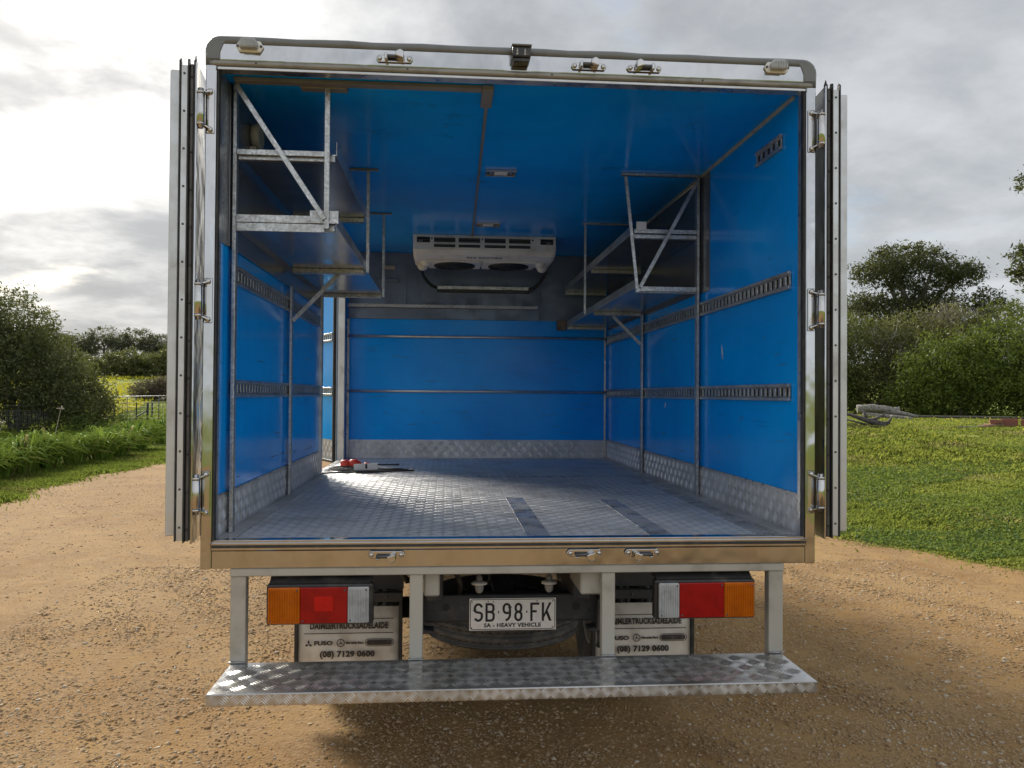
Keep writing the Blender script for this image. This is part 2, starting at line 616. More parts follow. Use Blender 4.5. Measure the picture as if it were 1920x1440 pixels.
def text_mesh(body, size, sx=1.0, depth=0.0008, align='CENTER', spacing=1.0, shear=0.0, bold=0.0):
    cu = bpy.data.curves.new('lettering', 'FONT')
    cu.body = body
    cu.size = size
    cu.align_x = align
    cu.align_y = 'CENTER'
    cu.extrude = depth
    cu.space_character = spacing
    cu.shear = shear
    cu.offset = bold
    cu.resolution_u = 3
    o = bpy.data.objects.new('lettering', cu)
    COL.objects.link(o)
    bpy.context.view_layer.update()
    dg = bpy.context.evaluated_depsgraph_get()
    me = bpy.data.meshes.new_from_object(o.evaluated_get(dg))
    COL.objects.unlink(o)
    bpy.data.objects.remove(o)
    bpy.data.curves.remove(cu)
    me.transform(Matrix.Diagonal((sx, 1, 1, 1)))
    return me


def text_obj(name, body, size, material, parent, loc, sx=1.0, rotx=90, **kw):
    me = text_mesh(body, size, sx, **kw)
    me.materials.clear()
    me.materials.append(MATS[material])
    o = bpy.data.objects.new(name, me)
    COL.objects.link(o)
    o.parent = parent
    o.location = loc
    o.rotation_euler = (R(rotx), 0, 0)
    return o


def tread_bars(origin, ux, uy, w, h, nrm, pitch=0.045, margin=0.004):
    """raised bars of checker plate on the plane origin + a*ux + b*uy, as verts and triangles"""
    ux, uy, nrm = np.array(ux, float), np.array(uy, float), np.array(nrm, float)
    na, nb = int((w - 2 * margin) / pitch), int((h - 2 * margin) / pitch)
    A, B = np.meshgrid(np.arange(na), np.arange(nb), indexing='ij')
    A, B = A.ravel(), B.ravel()
    vs = []
    par = (A + B) % 2
    for k in range(5):
        off = (k - 2) * pitch * 0.20
        ang = np.where(par == 0, math.pi / 4, -math.pi / 4)
        ca, sa = np.cos(ang), np.sin(ang)
        ca_c = (A + 0.5) * pitch + margin + (w - 2 * margin - na * pitch) / 2 - sa * off
        cb_c = (B + 0.5) * pitch + margin + (h - 2 * margin - nb * pitch) / 2 + ca * off
        ln = pitch * (0.56 if k in (1, 2, 3) else 0.48)
        wd = pitch * 0.078
        ht = 0.0028
        for la, lb, hh in ((-ln, 0, 0.0001), (0, -wd, 0.0001), (ln, 0, 0.0001), (0, wd, 0.0001), (0, 0, ht)):
            a = ca_c + ca * la * 1.0 - sa * lb
            b = cb_c + sa * la * 1.0 + ca * lb
            vs.append(np.array(origin)[None] + a[:, None] * ux + b[:, None] * uy + hh * nrm)
    V = np.stack(vs, 1).reshape(-1, 5, 3)          # (cells*5 bars, 5, 3)
    n = len(V)
    base = np.arange(n)[:, None] * 5
    tri = np.array([0, 1, 4, 1, 2, 4, 2, 3, 4, 3, 0, 4])
    idx = (base + tri[None]).ravel()
    return V.reshape(-1, 3), idx


def tread_sheet(name, parent, box, origin, ux, uy, w, h, nrm, pitch=0.045):
    """checker plate: thin sheet plus its bars in one mesh"""
    mb = MB().box(*box)
    V, idx = tread_bars(origin, ux, uy, w, h, nrm, pitch)
    o0 = len(mb.v)
    mb.v += [tuple(p) for p in V]
    tri = idx.reshape(-1, 3) + o0
    mb.f += [tuple(int(q) for q in t) for t in tri]
    mb.sm += [False] * len(tri)
    me = bpy.data.meshes.new(name)
    me.from_pydata(mb.v, [], mb.f)
    me.update()
    me.materials.append(MATS['tread'])
    me.materials.append(MATS['tread_bar'])
    mi = np.zeros(len(mb.f), dtype=np.int32)
    mi[-len(tri):] = 1
    me.polygons.foreach_set('material_index', mi)
    o = bpy.data.objects.new(name, me)
    COL.objects.link(o)
    o.parent = parent
    return o

# ------------------------------------------------------------------ the setting
def sstep(a, b, t):
    t = np.clip((t - a) / (b - a), 0, 1)
    return t * t * (3 - 2 * t)


def wob(x, y, s=1.0):
    """cheap smooth pseudo-noise, about -1..1"""
    return (np.sin(1.7 * s * x + 0.9 * s * y + 1.3) + np.sin(-1.1 * s * x + 2.3 * s * y + 0.4) + np.sin(3.1 * s * x + 1.9 * s * y + 2.2) * 0.6
            + np.sin(0.6 * s * x - 3.7 * s * y + 5.0) * 0.6) / 3.2


def gravel_right(y):
    ys = [-14, -8, -5.5, -3, 0, 2, 4.12, 4.75, 5.18, 5.76, 7.5, 10, 14, 20, 40, 70]
    xs = [6.5, 5.4, 4.9, 5.1, 5.5, 5.6, 5.09, 4.88, 4.58, 4.23, 3.3, 2.4, 1.8, 1.6, 1.6, 1.6]
    return np.interp(y, ys, xs)


def ground_h(x, y):
    s = 0.53 * x + 0.85 * y
    lin = np.clip((s - 7.0) / 12.0, 0, 1)
    hr = 0.93 * (0.5 * lin + 0.5 * sstep(7.0, 19.0, s)) * sstep(0.5, 5.0, x - gravel_right(y) + 2.2)
    far = np.maximum(y - 45.0, 0.0)
    hl = 0.072 * np.where(far < 20, far * far / 40.0, far - 10.0)
    hl = np.minimum(hl, 5.6 + 0.012 * far)
    bumps = 0.05 * wob(x, y, 0.35) * sstep(1.0, 4.0, np.maximum(x - gravel_right(y), -7.6 - x))
    return hr + hl + bumps


def gh(x, y):
    return float(ground_h(np.array(float(x)), np.array(float(y))))


def axis_pts(lo, hi, c, n, power=2.2):
    t = np.linspace(-1, 1, n)
    f = np.sign(t) * np.abs(t) ** power
    return np.where(f < 0, c + f * (c - lo), c + f * (hi - c))


def build_ground():
    xs = axis_pts(-420, 420, 3.0, 170, 2.6)
    ys = axis_pts(-120, 700, 8.0, 170, 2.6)
    X, Y = np.meshgrid(xs, ys, indexing='ij')
    Z = ground_h(X, Y)
    V = np.stack([X, Y, Z], -1).reshape(-1, 3)
    n, m = X.shape
    i, j = np.meshgrid(np.arange(n - 1), np.arange(m - 1), indexing='ij')
    a = (i * m + j).ravel()
    idx = np.stack([a, a + m, a + m + 1, a + 1], -1).ravel()
    o = np_mesh('ground', V, 4, idx, 'turf', smooth=True)
    tag(o, 'grassy ground rolling away to the paddock', kind='structure')
    # gravel drive: its own sheet with a ragged edge
    ys = np.concatenate([np.arange(-14, 12, 0.12), np.arange(12, 34, 0.3), np.arange(34, 62, 1.0)])
    k = 40
    rows = []
    for y in ys:
        xl = -7.0 + 0.16 * math.sin(y * 0.9) + 0.10 * math.sin(y * 2.7 + 1) + 0.06 * math.sin(y * 9.1) + (0 if y > -4 else (-4 - y) * 0.3)
        xr = float(gravel_right(y)) + 0.10 * math.sin(y * 2.1) + 0.07 * math.sin(y * 6.3 + 2) + 0.05 * math.sin(y * 15)
        rows.append(np.stack([np.linspace(xl, xr, k), np.full(k, y), np.zeros(k)], -1))
    V = np.stack(rows).reshape(-1, 3)
    rut = 0.018 * wob(V[:, 0], V[:, 1], 0.8) + 0.008 * wob(V[:, 0], V[:, 1], 3.0)
    edge = np.tile(np.minimum(np.arange(k), np.arange(k)[::-1]), len(ys))
    V[:, 2] = ground_h(V[:, 0], V[:, 1]) + 0.012 + np.where(edge > 1, np.maximum(rut, -0.006), -0.004)
    i, j = np.meshgrid(np.arange(len(ys) - 1), np.arange(k - 1), indexing='ij')
    a = (i * k + j).ravel()
    idx = np.stack([a, a + 1, a + k + 1, a + k], -1).ravel()
    o = np_mesh('gravel_drive', V, 4, idx, 'gravel', smooth=True)
    tag(o, 'tan gravel drive under and around the truck', kind='structure')


build_ground()


def gravel_stones():
    """loose stones, denser and finer where the picture is near"""
    n1, n2 = 112000, 40000
    x = np.concatenate([RNG.uniform(-3.2, 4.2, n1), RNG.uniform(-6.9, 5.2, n2)])
    y = np.concatenate([0.25 + RNG.uniform(0, 1, n1) ** 1.5 * 4.4, RNG.uniform(2.0, 13.0, n2)])
    keep = (x < gravel_right(y) - 0.05) & (wob(x, y, 1.5) + RNG.normal(0, 0.5, len(x)) - 0.9 * np.exp(-((np.abs(x + 0.12 * np.sin(y * .7)) - 0.86) / 0.20) ** 2) > -0.55)
    x, y = x[keep], y[keep]
    n = len(x)
    r = 0.0030 + 0.0050 * RNG.exponential(0.50, n)
    r = np.minimum(r, 0.020) * (1 + 0.012 * np.maximum(y - 3, 0))
    z = 0.012 + np.maximum(0.018 * wob(x, y, 0.8) + 0.008 * wob(x, y, 3.0), -0.006) + r * 0.05
    base = np.array([[1, 0, 0], [0, 1, 0], [-1, 0, 0], [0, -1, 0], [0, 0, 1], [0, 0, -1]], float)
    ang = RNG.uniform(0, 2 * np.pi, n)
    ca, sa = np.cos(ang), np.sin(ang)
    jit = 1 + RNG.uniform(-0.35, 0.35, (n, 6))
    P = base[None] * jit[..., None] * np.array([1.15, 0.95, 0.60])[None, None] + RNG.uniform(-0.22, 0.22, (n, 6, 3))
    Q = np.empty_like(P)
    Q[..., 0] = P[..., 0] * ca[:, None] - P[..., 1] * sa[:, None]
    Q[..., 1] = P[..., 0] * sa[:, None] + P[..., 1] * ca[:, None]
    Q[..., 2] = P[..., 2]
    V = Q * r[:, None, None] + np.stack([x, y, z], -1)[:, None]
    tri = np.array([0, 1, 4, 1, 2, 4, 2, 3, 4, 3, 0, 4, 1, 0, 5, 2, 1, 5, 3, 2, 5, 0, 3, 5])
    idx = (np.arange(n)[:, None] * 6 + tri[None]).ravel()
    t = RNG.uniform(0, 1, n)[:, None]
    c = (1 - t) * np.array([0.270, 0.168, 0.080]) + t * np.array([0.43, 0.32, 0.195])
    pale = RNG.uniform(0, 1, n) > 0.90
    c[pale] = np.array([0.47, 0.40, 0.31])
    o = np_mesh('gravel_stones', V.reshape(-1, 3), 3, idx, 'stone', np.repeat(c, 6, 0))
    tag(o, 'loose tan and pale stones scattered over the drive', 'gravel', kind='stuff')


gravel_stones()


# ---- leaves and grass
def leaf_quads(P, size, up_bias=0.0, aspect=0.42, flat=0.0):
    """pointed leaves: diamonds at P with random directions"""
    n = len(P)
    d = RNG.normal(0, 1, (n, 3))
    d[:, 2] += up_bias
    d[:, 2] *= (1 - flat)
    d /= np.linalg.norm(d, axis=1)[:, None]
    a = RNG.normal(0, 1, (n, 3))
    s = np.cross(d, a)
    s /= np.linalg.norm(s, axis=1)[:, None] + 1e-9
    L = (size * RNG.uniform(0.6, 1.3, n))[:, None]
    W = L * aspect
    V = np.stack([P - d * L * 0.5, P + s * W * 0.5, P + d * L * 0.5, P - s * W * 0.5], 1)
    idx = np.arange(4 * n)
    return V.reshape(-1, 3), idx


def crown_points(lobes, n_clumps, per, clump_r, inner=0.25):
    """points in clumps that sit mostly on the outer part of ellipsoid lobes"""
    lob = np.array(lobes, float)
    vol = (lob[:, 3] * lob[:, 4] * lob[:, 5]) ** 0.72
    pick = RNG.choice(len(lob), n_clumps, p=vol / vol.sum())
    u = RNG.normal(0, 1, (n_clumps, 3))
    u /= np.linalg.norm(u, axis=1)[:, None]
    rad = inner + (1 - inner) * RNG.uniform(0, 1, n_clumps) ** 0.45
    cc = lob[pick, :3] + u * rad[:, None] * lob[pick, 3:6]
    cr = clump_r * RNG.uniform(0.55, 1.35, n_clumps)
    k = np.repeat(np.arange(n_clumps), per)
    off = RNG.normal(0, 0.5, (len(k), 3))
    off[:, 2] *= 0.75
    P = cc[k] + off * cr[k][:, None]
    return P, k, cc


def foliage(name, lobes, n_clumps, per, clump_r, leaf, cols, parent, mat_name='leaf', inner=0.25, aspect=0.42, up=0.15, floor=True):
    P, k, cc = crown_points(lobes, n_clumps, per, clump_r, inner)
    if floor:
        g = ground_h(P[:, 0], P[:, 1])
        keep = P[:, 2] > g + 0.03
        P, k = P[keep], k[keep]
    V, idx = leaf_quads(P, leaf, up, aspect)
    ct = RNG.uniform(0, 1, len(cc))
    t = np.clip(ct[k] * 0.65 + RNG.uniform(0, 0.45, len(k)), 0, 1)[:, None]
    c = (1 - t) * np.array(cols[0]) + t * np.array(cols[1])
    if len(cols) > 2:
        hit = ct[k] > 0.86
        c[hit] = 0.35 * c[hit] + 0.65 * np.array(cols[2])
    c *= RNG.uniform(0.8, 1.2, (len(c), 1))
    org = np.array(parent.location) if parent is not None else 0
    return np_mesh(name, V - org, 4, idx, mat_name, np.repeat(c, 4, 0), parent)


def branch(mb, p, q, r0, r1, n=6, wig=0.12, sides=7):
    p, q = Vector(p), Vector(q)
    L = (q - p).length
    pts, rs = [], []
    for i in range(n + 1):
        t = i / n
        o = Vector((random.uniform(-1, 1), random.uniform(-1, 1), random.uniform(-0.6, 0.6))) * wig * L * math.sin(math.pi * t) * 0.5
        pts.append(p.lerp(q, t) + o)
        rs.append(r0 + (r1 - r0) * t)
    mb.tube(pts, rs, sides)
    return pts


def shrub(name, base, lobes, n_clumps, per, clump_r, leaf, cols, label, cat='bush', group=None, inner=0.25, aspect=0.42, stems=6, twigs=None):
    e = empty(name, base, label, cat, group)
    L = [(l[0], l[1], l[2], l[3], l[4], l[5]) for l in lobes]
    foliage('crown', L, n_clumps, per, clump_r, leaf, cols, e, inner=inner, aspect=aspect)
    mb = MB()
    for i in range(stems):
        l = L[i % len(L)]
        tgt = Vector((l[0], l[1], l[2])) - Vector(base) + Vector((random.uniform(-.5, .5) * l[3], random.uniform(-.5, .5) * l[4], random.uniform(0, .5) * l[5]))
        st = Vector((random.uniform(-.4, .4), random.uniform(-.3, .3), -0.1))
        branch(mb, st, tgt, 0.07, 0.02, 6, 0.2, 6)
    mb.build('trunk', 'bark', e)
    if twigs:
        bare_twigs(e, twigs)
    return e


def bare_twigs(parent, spec):
    """grey leafless twigs standing out of a shrub"""
    org = Vector(parent.location)
    V, F = [], []
    mb = MB()
    for (cx, cy, cz, rad, hgt, n) in spec:
        for i in range(n):
            p = Vector((cx + random.gauss(0, rad * .5), cy + random.gauss(0, rad * .5), cz + random.uniform(-.2, .2))) - org
            q = p + Vector((random.gauss(0, .35) * hgt, random.gauss(0, .35) * hgt, random.uniform(.5, 1.1) * hgt))
            mid = p.lerp(q, .55) + Vector((random.gauss(0, .06), random.gauss(0, .06), 0))
            mb.tube([p, mid, q], [0.009, 0.007, 0.004], 3)
            for j in range(3):
                s = p.lerp(q, random.uniform(.35, .95))
                mb.tube([s, s + Vector((random.gauss(0, .2), random.gauss(0, .2), random.uniform(.05, .3)))], [0.005, 0.003], 3)
    o = mb.build('twigs', 'old_wood', parent)
    o['label'] = 'pale grey leafless twigs'
    o['kind'] = 'stuff'
    return o


def blades(name, x, y, h, w, cols, lean=0.5, mat_name='grass', patch=0.6, label=None):
    n = len(x)
    z = ground_h(x, y)
    a = RNG.uniform(0, 2 * np.pi, n)
    dx, dy = np.cos(a), np.sin(a)
    ln = RNG.uniform(0.2, 1.0, n) * lean
    H = h * RNG.uniform(0.5, 1.35, n)
    B = np.stack([x, y, z], -1)
    side = np.stack([-dy, dx, np.zeros(n)], -1) * (w * 0.5)[:, None]
    mid = B + np.stack([dx * ln * H * 0.35, dy * ln * H * 0.35, H * 0.62], -1)
    tip = B + np.stack([dx * ln * H, dy * ln * H, H * (1 - 0.25 * ln)], -1)
    V = np.stack([B - side, B + side, mid + side * 0.8, tip, mid - side * 0.8], 1)
    idx = np.arange(5 * n)
    pt = 0.5 + 0.5 * wob(x, y, 0.55)
    t = np.clip(patch * pt + (1 - patch) * RNG.uniform(0, 1, n), 0, 1)[:, None]
    c = (1 - t) * np.array(cols[0]) + t * np.array(cols[1])
    if len(cols) > 2:
        dry = (wob(x + 31, y - 7, 1.3) + RNG.normal(0, 0.25, n)) > 0.62
        c[dry] = 0.35 * c[dry] + 0.65 * np.array(cols[2])
    c *= RNG.uniform(0.75, 1.25, (n, 1))
    return np_mesh(name, V.reshape(-1, 3), 5, idx, mat_name, np.repeat(c, 5, 0))


def polar(n, a0, a1, r0, r1, power=1.0):
    """points seen from the drive: azimuth from +Y (deg) and range from the truck's rear"""
    a = np.radians(RNG.uniform(a0, a1, n))
    r = r0 + (r1 - r0) * RNG.uniform(0, 1, n) ** power
    return -0.26 + np.sin(a) * r, -3.0 + np.cos(a) * r, r


def lawn():
    G0, G1, DRY = (0.150, 0.200, 0.034), (0.33, 0.36, 0.070), (0.36, 0.29, 0.15)
    x, y, r = polar(200000, 22, 46, 7.6, 38, 1.6)
    ok = (x > gravel_right(y) - 0.05 + 0.22 * wob(x, y, 2.2) - 0.22 * RNG.exponential(0.5, len(x))) & (wob(x + 5, y + 11, 1.1) > -0.78)
    x, y, r = x[ok], y[ok], r[ok]
    tall = 0.024 + 0.030 * sstep(-0.2, 0.9, wob(x, y, 0.8)) + 0.030 * sstep(0.1, 0.8, wob(x, y, 4.5) + 0.3 * wob(x, y, 11.0)) + 0.06 * sstep(14, 17, r) * sstep(23, 19, r) * (x < 10)
    o = blades('lawn_grass', x, y, tall, 0.010 + 0.0009 * r, (G0, G1, DRY), 0.9)
    tag(o, 'short patchy green lawn right of the truck', 'grass', kind='stuff')
    # low clover-like ground cover
    x, y, r = polar(90000, 22, 46, 7.6, 18, 1.2)
    ok = (x > gravel_right(y) + 0.05 + 0.2 * wob(x, y, 2.2)) & (wob(x - 3, y + 2, 0.9) > -0.25)
    x, y, r = x[ok], y[ok], r[ok]
    P = np.stack([x, y, ground_h(x, y) + RNG.uniform(0.005, 0.05, len(x))], -1)
    V, idx = leaf_quads(P, 0.020 + 0.0016 * r, 0.2, 0.8, 0.55)
    t = np.clip(0.5 + 0.5 * wob(x, y, 0.7) + RNG.normal(0, .25, len(x)), 0, 1)[:, None]
    c = (1 - t) * np.array((0.085, 0.150, 0.040)) + t * np.array((0.19, 0.255, 0.05))
    o = np_mesh('clover', V, 4, idx, 'grass', np.repeat(c, 4, 0))
    tag(o, 'low leafy clover spreading through the lawn', 'clover', kind='stuff')
    # yellow flowers in the lawn
    x, y, r = polar(170, 24, 42, 16, 30, 0.8)
    ok = x > gravel_right(y) + 1.5
    flowers('lawn_flowers', x[ok], y[ok], 0.09, 0.030, 'small yellow flowers dotted over the far lawn')
    # verge grass left of the drive
    n = 60000
    y = 7.5 + RNG.uniform(0, 1, n) ** 1.2 * 22
    x = -7.0 + 0.16 * np.sin(y * 0.9) + 0.10 * np.sin(y * 2.7 + 1) - np.abs(RNG.normal(0, 0.75, n)) + 0.08 + 0.2 * RNG.exponential(0.45, n)
    r = np.hypot(x, y + 3)
    o = blades('verge_grass', x, y, 0.065 + 0.035 * wob(x, y, 2.0), 0.012 + 0.0006 * r, ((0.10, 0.17, 0.026), (0.21, 0.26, 0.05), (0.24, 0.20, 0.09)), 0.9)
    tag(o, 'strip of green grass along the left edge of the drive', 'grass', kind='stuff')
    n = 60000
    y = RNG.uniform(11, 62, n)
    x = -9.2 - RNG.uniform(0, 1, n) * (6 + y * 0.42)
    r = np.hypot(x, y + 3)
    o = blades('paddock_grass', x, y, np.full(n, 0.16), 0.012 + 0.0007 * r, ((0.10, 0.165, 0.025), (0.21, 0.27, 0.045), (0.26, 0.23, 0.07)), 0.7)
    tag(o, 'rough green grass between the verge plants and the paddock', 'grass', kind='stuff')
    n = 11000
    y = 47 + 62 * RNG.uniform(0, 1, n)
    x = -(10 + y * 0.22) - RNG.uniform(0, 1, n) * y * 0.34
    ok = wob(x, y, 0.12) + RNG.normal(0, 0.35, n) > -0.25
    flowers('paddock_flowers', x[ok], y[ok], 0.22, 0.15, 'yellow flowers carpeting the rising paddock')


def flowers(name, x, y, h, s, label):
    n = len(x)
    P = np.stack([x, y, ground_h(x, y) + h * RNG.uniform(0.6, 1.3, n)], -1)
    V1, i1 = leaf_quads(P, np.full(n, s * 1.5), 0.0, 0.95, 0.3)
    V2, i2 = leaf_quads(P, np.full(n, s * 1.5), 0.0, 0.95, 0.0)
    c = np.array((0.66, 0.60, 0.06)) * RNG.uniform(0.75, 1.2, (n, 1))
    o = np_mesh(name, np.concatenate([V1, V2]), 4, np.concatenate([i1, i2 + len(V1)]), 'petal', np.concatenate([np.repeat(c, 4, 0)] * 2))
    tag(o, label, 'flowers', kind='stuff')


lawn()

# ------------------------------------------------------------------ the truck
FL = 1.06          # cargo floor height
CE = 2.803         # ceiling height
XI = 1.112         # inner half width
YB = 3.88          # bulkhead
truck = empty('box_truck', (0, 0, 0), 'blue-lined box truck seen from behind with its rear doors folded open', 'truck')


def cargo_track(parent, x, sgn, y0, y1, z0, z1, name='cargo_track'):
    """lashing rail: two lips, a recessed web and the bars between its slots"""
    mb = MB()
    xf = x - sgn * 0.014          # face towards the load space
    a, b = sorted((x, xf))
    mb.box(a, b, y0, y1, z1 - 0.013, z1)
    mb.box(a, b, y0, y1, z0, z0 + 0.013)
    a, b = sorted((x - sgn * 0.001, x - sgn * 0.007))
    mb.box(a, b, y0, y1, z1 - 0.0178, z1 - 0.0132)
    mb.box(a, b, y0, y1, z0 + 0.0132, z0 + 0.0178)
    n = int((y1 - y0) / 0.05)
    p = (y1 - y0) / n
    for i in range(n + 1):
        yc = y0 + i * p
        mb.box(a, b, max(yc - 0.012, y0), min(yc + 0.012, y1), z0 + 0.0179, z1 - 0.0179)
    o = mb.build(name, 'galv', parent, 0.0015)
    s = MB()
    a, b = sorted((x - sgn * 0.0003, x - sgn * 0.0009))
    s.box(a, b, y0, y1, z0 + 0.0134, z1 - 0.0134)
    return o, s


def screw(mb, p, axis='y', r=0.006, d=0.003):
    s = -1 if axis == 'y' else 1
    mb.lathe([(r, 0), (r * 0.9, s * d * 0.7), (r * 0.45, s * d), (0.0, s * d)], 8, axis, p)


# ---- load-space lining
floor_o = bx('floor', 'tread', truck, -1.15, 1.15, 0.055, 3.95, FL - 0.09, FL, 0)
V, idx = tread_bars((-XI, 0.06, FL), (1, 0, 0), (0, 1, 0), 2 * XI, YB - 0.06, (0, 0, 1), 0.046)
tp = np_mesh('tread_pattern', V, 3, idx, 'tread_bar', None, floor_o)
tag(tp, kind='stuff')
for x0, x1, y0, y1 in ((0.045, 0.135, 0.062, 1.23), (0.525, 0.615, 0.062, 1.13), (0.955, 1.035, 0.062, 2.10)):
    bx('floor_strip', 'strip', floor_o, x0, x1, y0, y1, FL + 0.0005, FL + 0.0035, 0.001)
bx('floor_edge', 'stainless', floor_o, -XI, XI, 0.004, 0.058, FL - 0.03, FL + 0.006, 0.002)
for y, x0, x1 in ((1.10, -0.42, 0.10), (2.33, -1.10, 1.10)):
    MB().box(x0, x1, y, y + 0.006, FL + 0.0003, FL + 0.0021).build('sheet_joint', 'under_dark', floor_o)
for s in (-1, 1):
    bx('floor_angle', 'tread', floor_o, *sorted((s * 1.045, s * 1.108)), 0.062, 2.45 if s < 0 else YB - 0.01, FL + 0.0022, FL + 0.0055, 0.001)

ceil_o = bx('ceiling', 'blue', truck, -XI - 0.02, XI + 0.02, 0.06, 3.95, CE, CE + 0.06, 0)
bx('roof_panel', 'beige_paint', truck, -1.14, 1.14, 0.06, 3.98, CE + 0.0605, 2.905, 0.01)

wall_r = bx('side_wall', 'blue', truck, XI, 1.15, 0.06, 3.95, FL - 0.09, CE, 0)
wall_l = MB().box(-1.15, -XI, 0.06, 2.44, FL - 0.09, CE).box(-1.15, -XI, 3.70, 3.95, FL - 0.09, CE).box(-1.15, -XI, 2.4405, 3.6995, 2.62, CE).build('side_wall', 'blue', truck)
front = bx('bulkhead', 'blue', truck, -XI + 0.0005, XI - 0.0005, YB, 3.95, FL - 0.09, CE - 0.0005, 0)

# cream sealant bead where wall and ceiling meet
bead = MB().bar((XI - 0.006, 0.10, CE - 0.006), (XI - 0.006, 3.86, CE - 0.006), 0.012, 0.010)
bead.build('sealant_bead', 'sealant', wall_r)
# paint chips on the wall
for (y, z, a, b, tilt) in ((0.95, 1.825, 0.010, 0.040, 0.2), (2.01, 1.545, 0.012, 0.022, -0.2), (0.945, 1.80, 0.007, 0.018, 0.5)):
    pts = []
    for k in range(9):
        t = 2 * math.pi * k / 9
        rr = random.uniform(0.6, 1.1)
        pts.append((y + rr * a * math.cos(t) + tilt * rr * b * math.sin(t), z + rr * b * math.sin(t)))
    MB().prism(pts, 'x', XI - 0.0012, XI - 0.0004).build('paint_chip', 'white_tag', wall_r)

# black rub marks on the lining
def rub_marks(parent, axis, face, n, a0, a1, z0, z1):
    m = MB()
    for k in range(n):
        a, z = random.uniform(a0, a1), z0 + (z1 - z0) * random.random() ** 1.4
        L, sl = random.uniform(0.03, 0.20), random.uniform(-0.10, 0.10)
        w = random.uniform(0.0007, 0.0022)
        q = [(a, z), (a + L * .5, z + sl * L * .5 - w), (a + L, z + sl * L), (a + L * .5, z + sl * L * .5 + w)]
        m.prism(q, axis, *face)
    tag(m.build('rub_marks', 'under_dark', parent), kind='stuff')


rub_marks(front, 'y', (YB - 0.0010, YB - 0.0003), 46, -1.0, 0.95, 1.26, 2.02)
rub_marks(wall_r, 'x', (XI - 0.0010, XI - 0.0003), 34, 0.10, 3.5, 1.26, 2.0)
rub_marks(wall_l, 'x', (-XI + 0.0003, -XI + 0.0010), 26, 0.25, 2.2, 1.26, 2.0)

# scuff plates of checker sheet round the foot of the walls
tread_sheet('scuff_plate', wall_r, (XI - 0.003, XI - 0.0006, 0.062, YB - 0.004, FL + 0.002, 1.216), (XI - 0.003, 0.062, FL + 0.006), (0, 1, 0), (0, 0, 1), YB - 0.066, 0.15, (-1, 0, 0))
tread_sheet('scuff_plate', wall_l, (-XI + 0.0006, -XI + 0.003, 0.062, 2.438, FL + 0.002, 1.216), (-XI + 0.003, 0.062, FL + 0.006), (0, 1, 0), (0, 0, 1), 2.376, 0.15, (1, 0, 0))
tread_sheet('scuff_plate', front, (-XI + 0.004, XI - 0.004, YB - 0.003, YB - 0.0006, FL + 0.002, 1.216), (-XI + 0.004, YB - 0.003, FL + 0.006), (1, 0, 0), (0, 0, 1), 2 * XI - 0.008, 0.15, (0, -1, 0))
for s, w, y1 in ((1, wall_r, YB - 0.01), (-1, wall_l, 2.436)):
    bx('cap_strip', 'alu', w, *sorted((s * (XI - 0.0062), s * (XI - 0.0007))), 0.063, y1, 1.2165, 1.224, 0.001)

# lashing rails
for s, w, y0, y1 in ((1, wall_r, 0.13, 3.86), (-1, wall_l, 0.225, 2.40)):
    for z0, z1 in ((2.035, 2.108), (1.585, 1.655)):
        o, slot = cargo_track(w, s * (XI - 0.0005), s, y0, y1, z0, z1)
        slot.build('track_slots', 'dark_slot', w)
o, slot = cargo_track(wall_r, XI - 0.0005, 1, 0.218, 0.49, 2.625, 2.690)
slot.build('track_slots', 'dark_slot', wall_r)

# wall uprights
for s, w, ys in ((1, wall_r, (1.29, 2.55)), (-1, wall_l, (0.19, 1.345))):
    for i, y in enumerate(ys):
        top = 2.17 if s < 0 and i == 1 else (CE - 0.004 if i == 0 else 2.17)
        bx('upright', 'galv', w, *sorted((s * (XI - 0.030), s * (XI - 0.0158))), y - 0.018, y + 0.018, FL + 0.006, top, 0.002)
        bx('upright_flange', 'galv', w, *sorted((s * (XI - 0.0156), s * (XI - 0.0146))), y + 0.019, y + 0.045, FL + 0.006, top, 0)
bx('corner_angle', 'alu', wall_r, XI - 0.03, XI - 0.0146, YB - 0.012, YB - 0.005, FL + 0.006, 2.17, 0.001)
bx('door_jamb', 'alu_edge', wall_l, -1.152, -XI + 0.02, 2.4405, 2.475, FL - 0.05, 2.6195, 0.003)
bx('door_jamb', 'alu_edge', wall_l, -1.152, -XI + 0.014, 3.655, 3.6995, FL - 0.05, 2.6195, 0.003)
bx('door_jamb', 'alu_edge', wall_l, -1.152, -XI + 0.02, 2.4755, 3.6545, 2.585, 2.6195, 0.003)
bx('door_sill', 'alu', wall_l, -1.152, -XI + 0.01, 2.4755, 3.6545, FL - 0.05, FL + 0.003, 0.003)
# strip between rear frame and first upright on the door side
bx('trim_strip', 'galv', wall_l, -XI + 0.0007, -XI + 0.0035, 0.064, 0.165, 2.165, CE - 0.004, 0)

# grey backing sheets behind the shelves
bx('backing_sheet', 'backing', wall_r, XI - 0.0045, XI - 0.0007, 1.145, 3.872, 2.160, CE - 0.014, 0.001)
bx('backing_sheet', 'backing', wall_l, -XI + 0.0037, -XI + 0.0075, 0.168, 2.43, 2.167, CE - 0.006, 0.001)

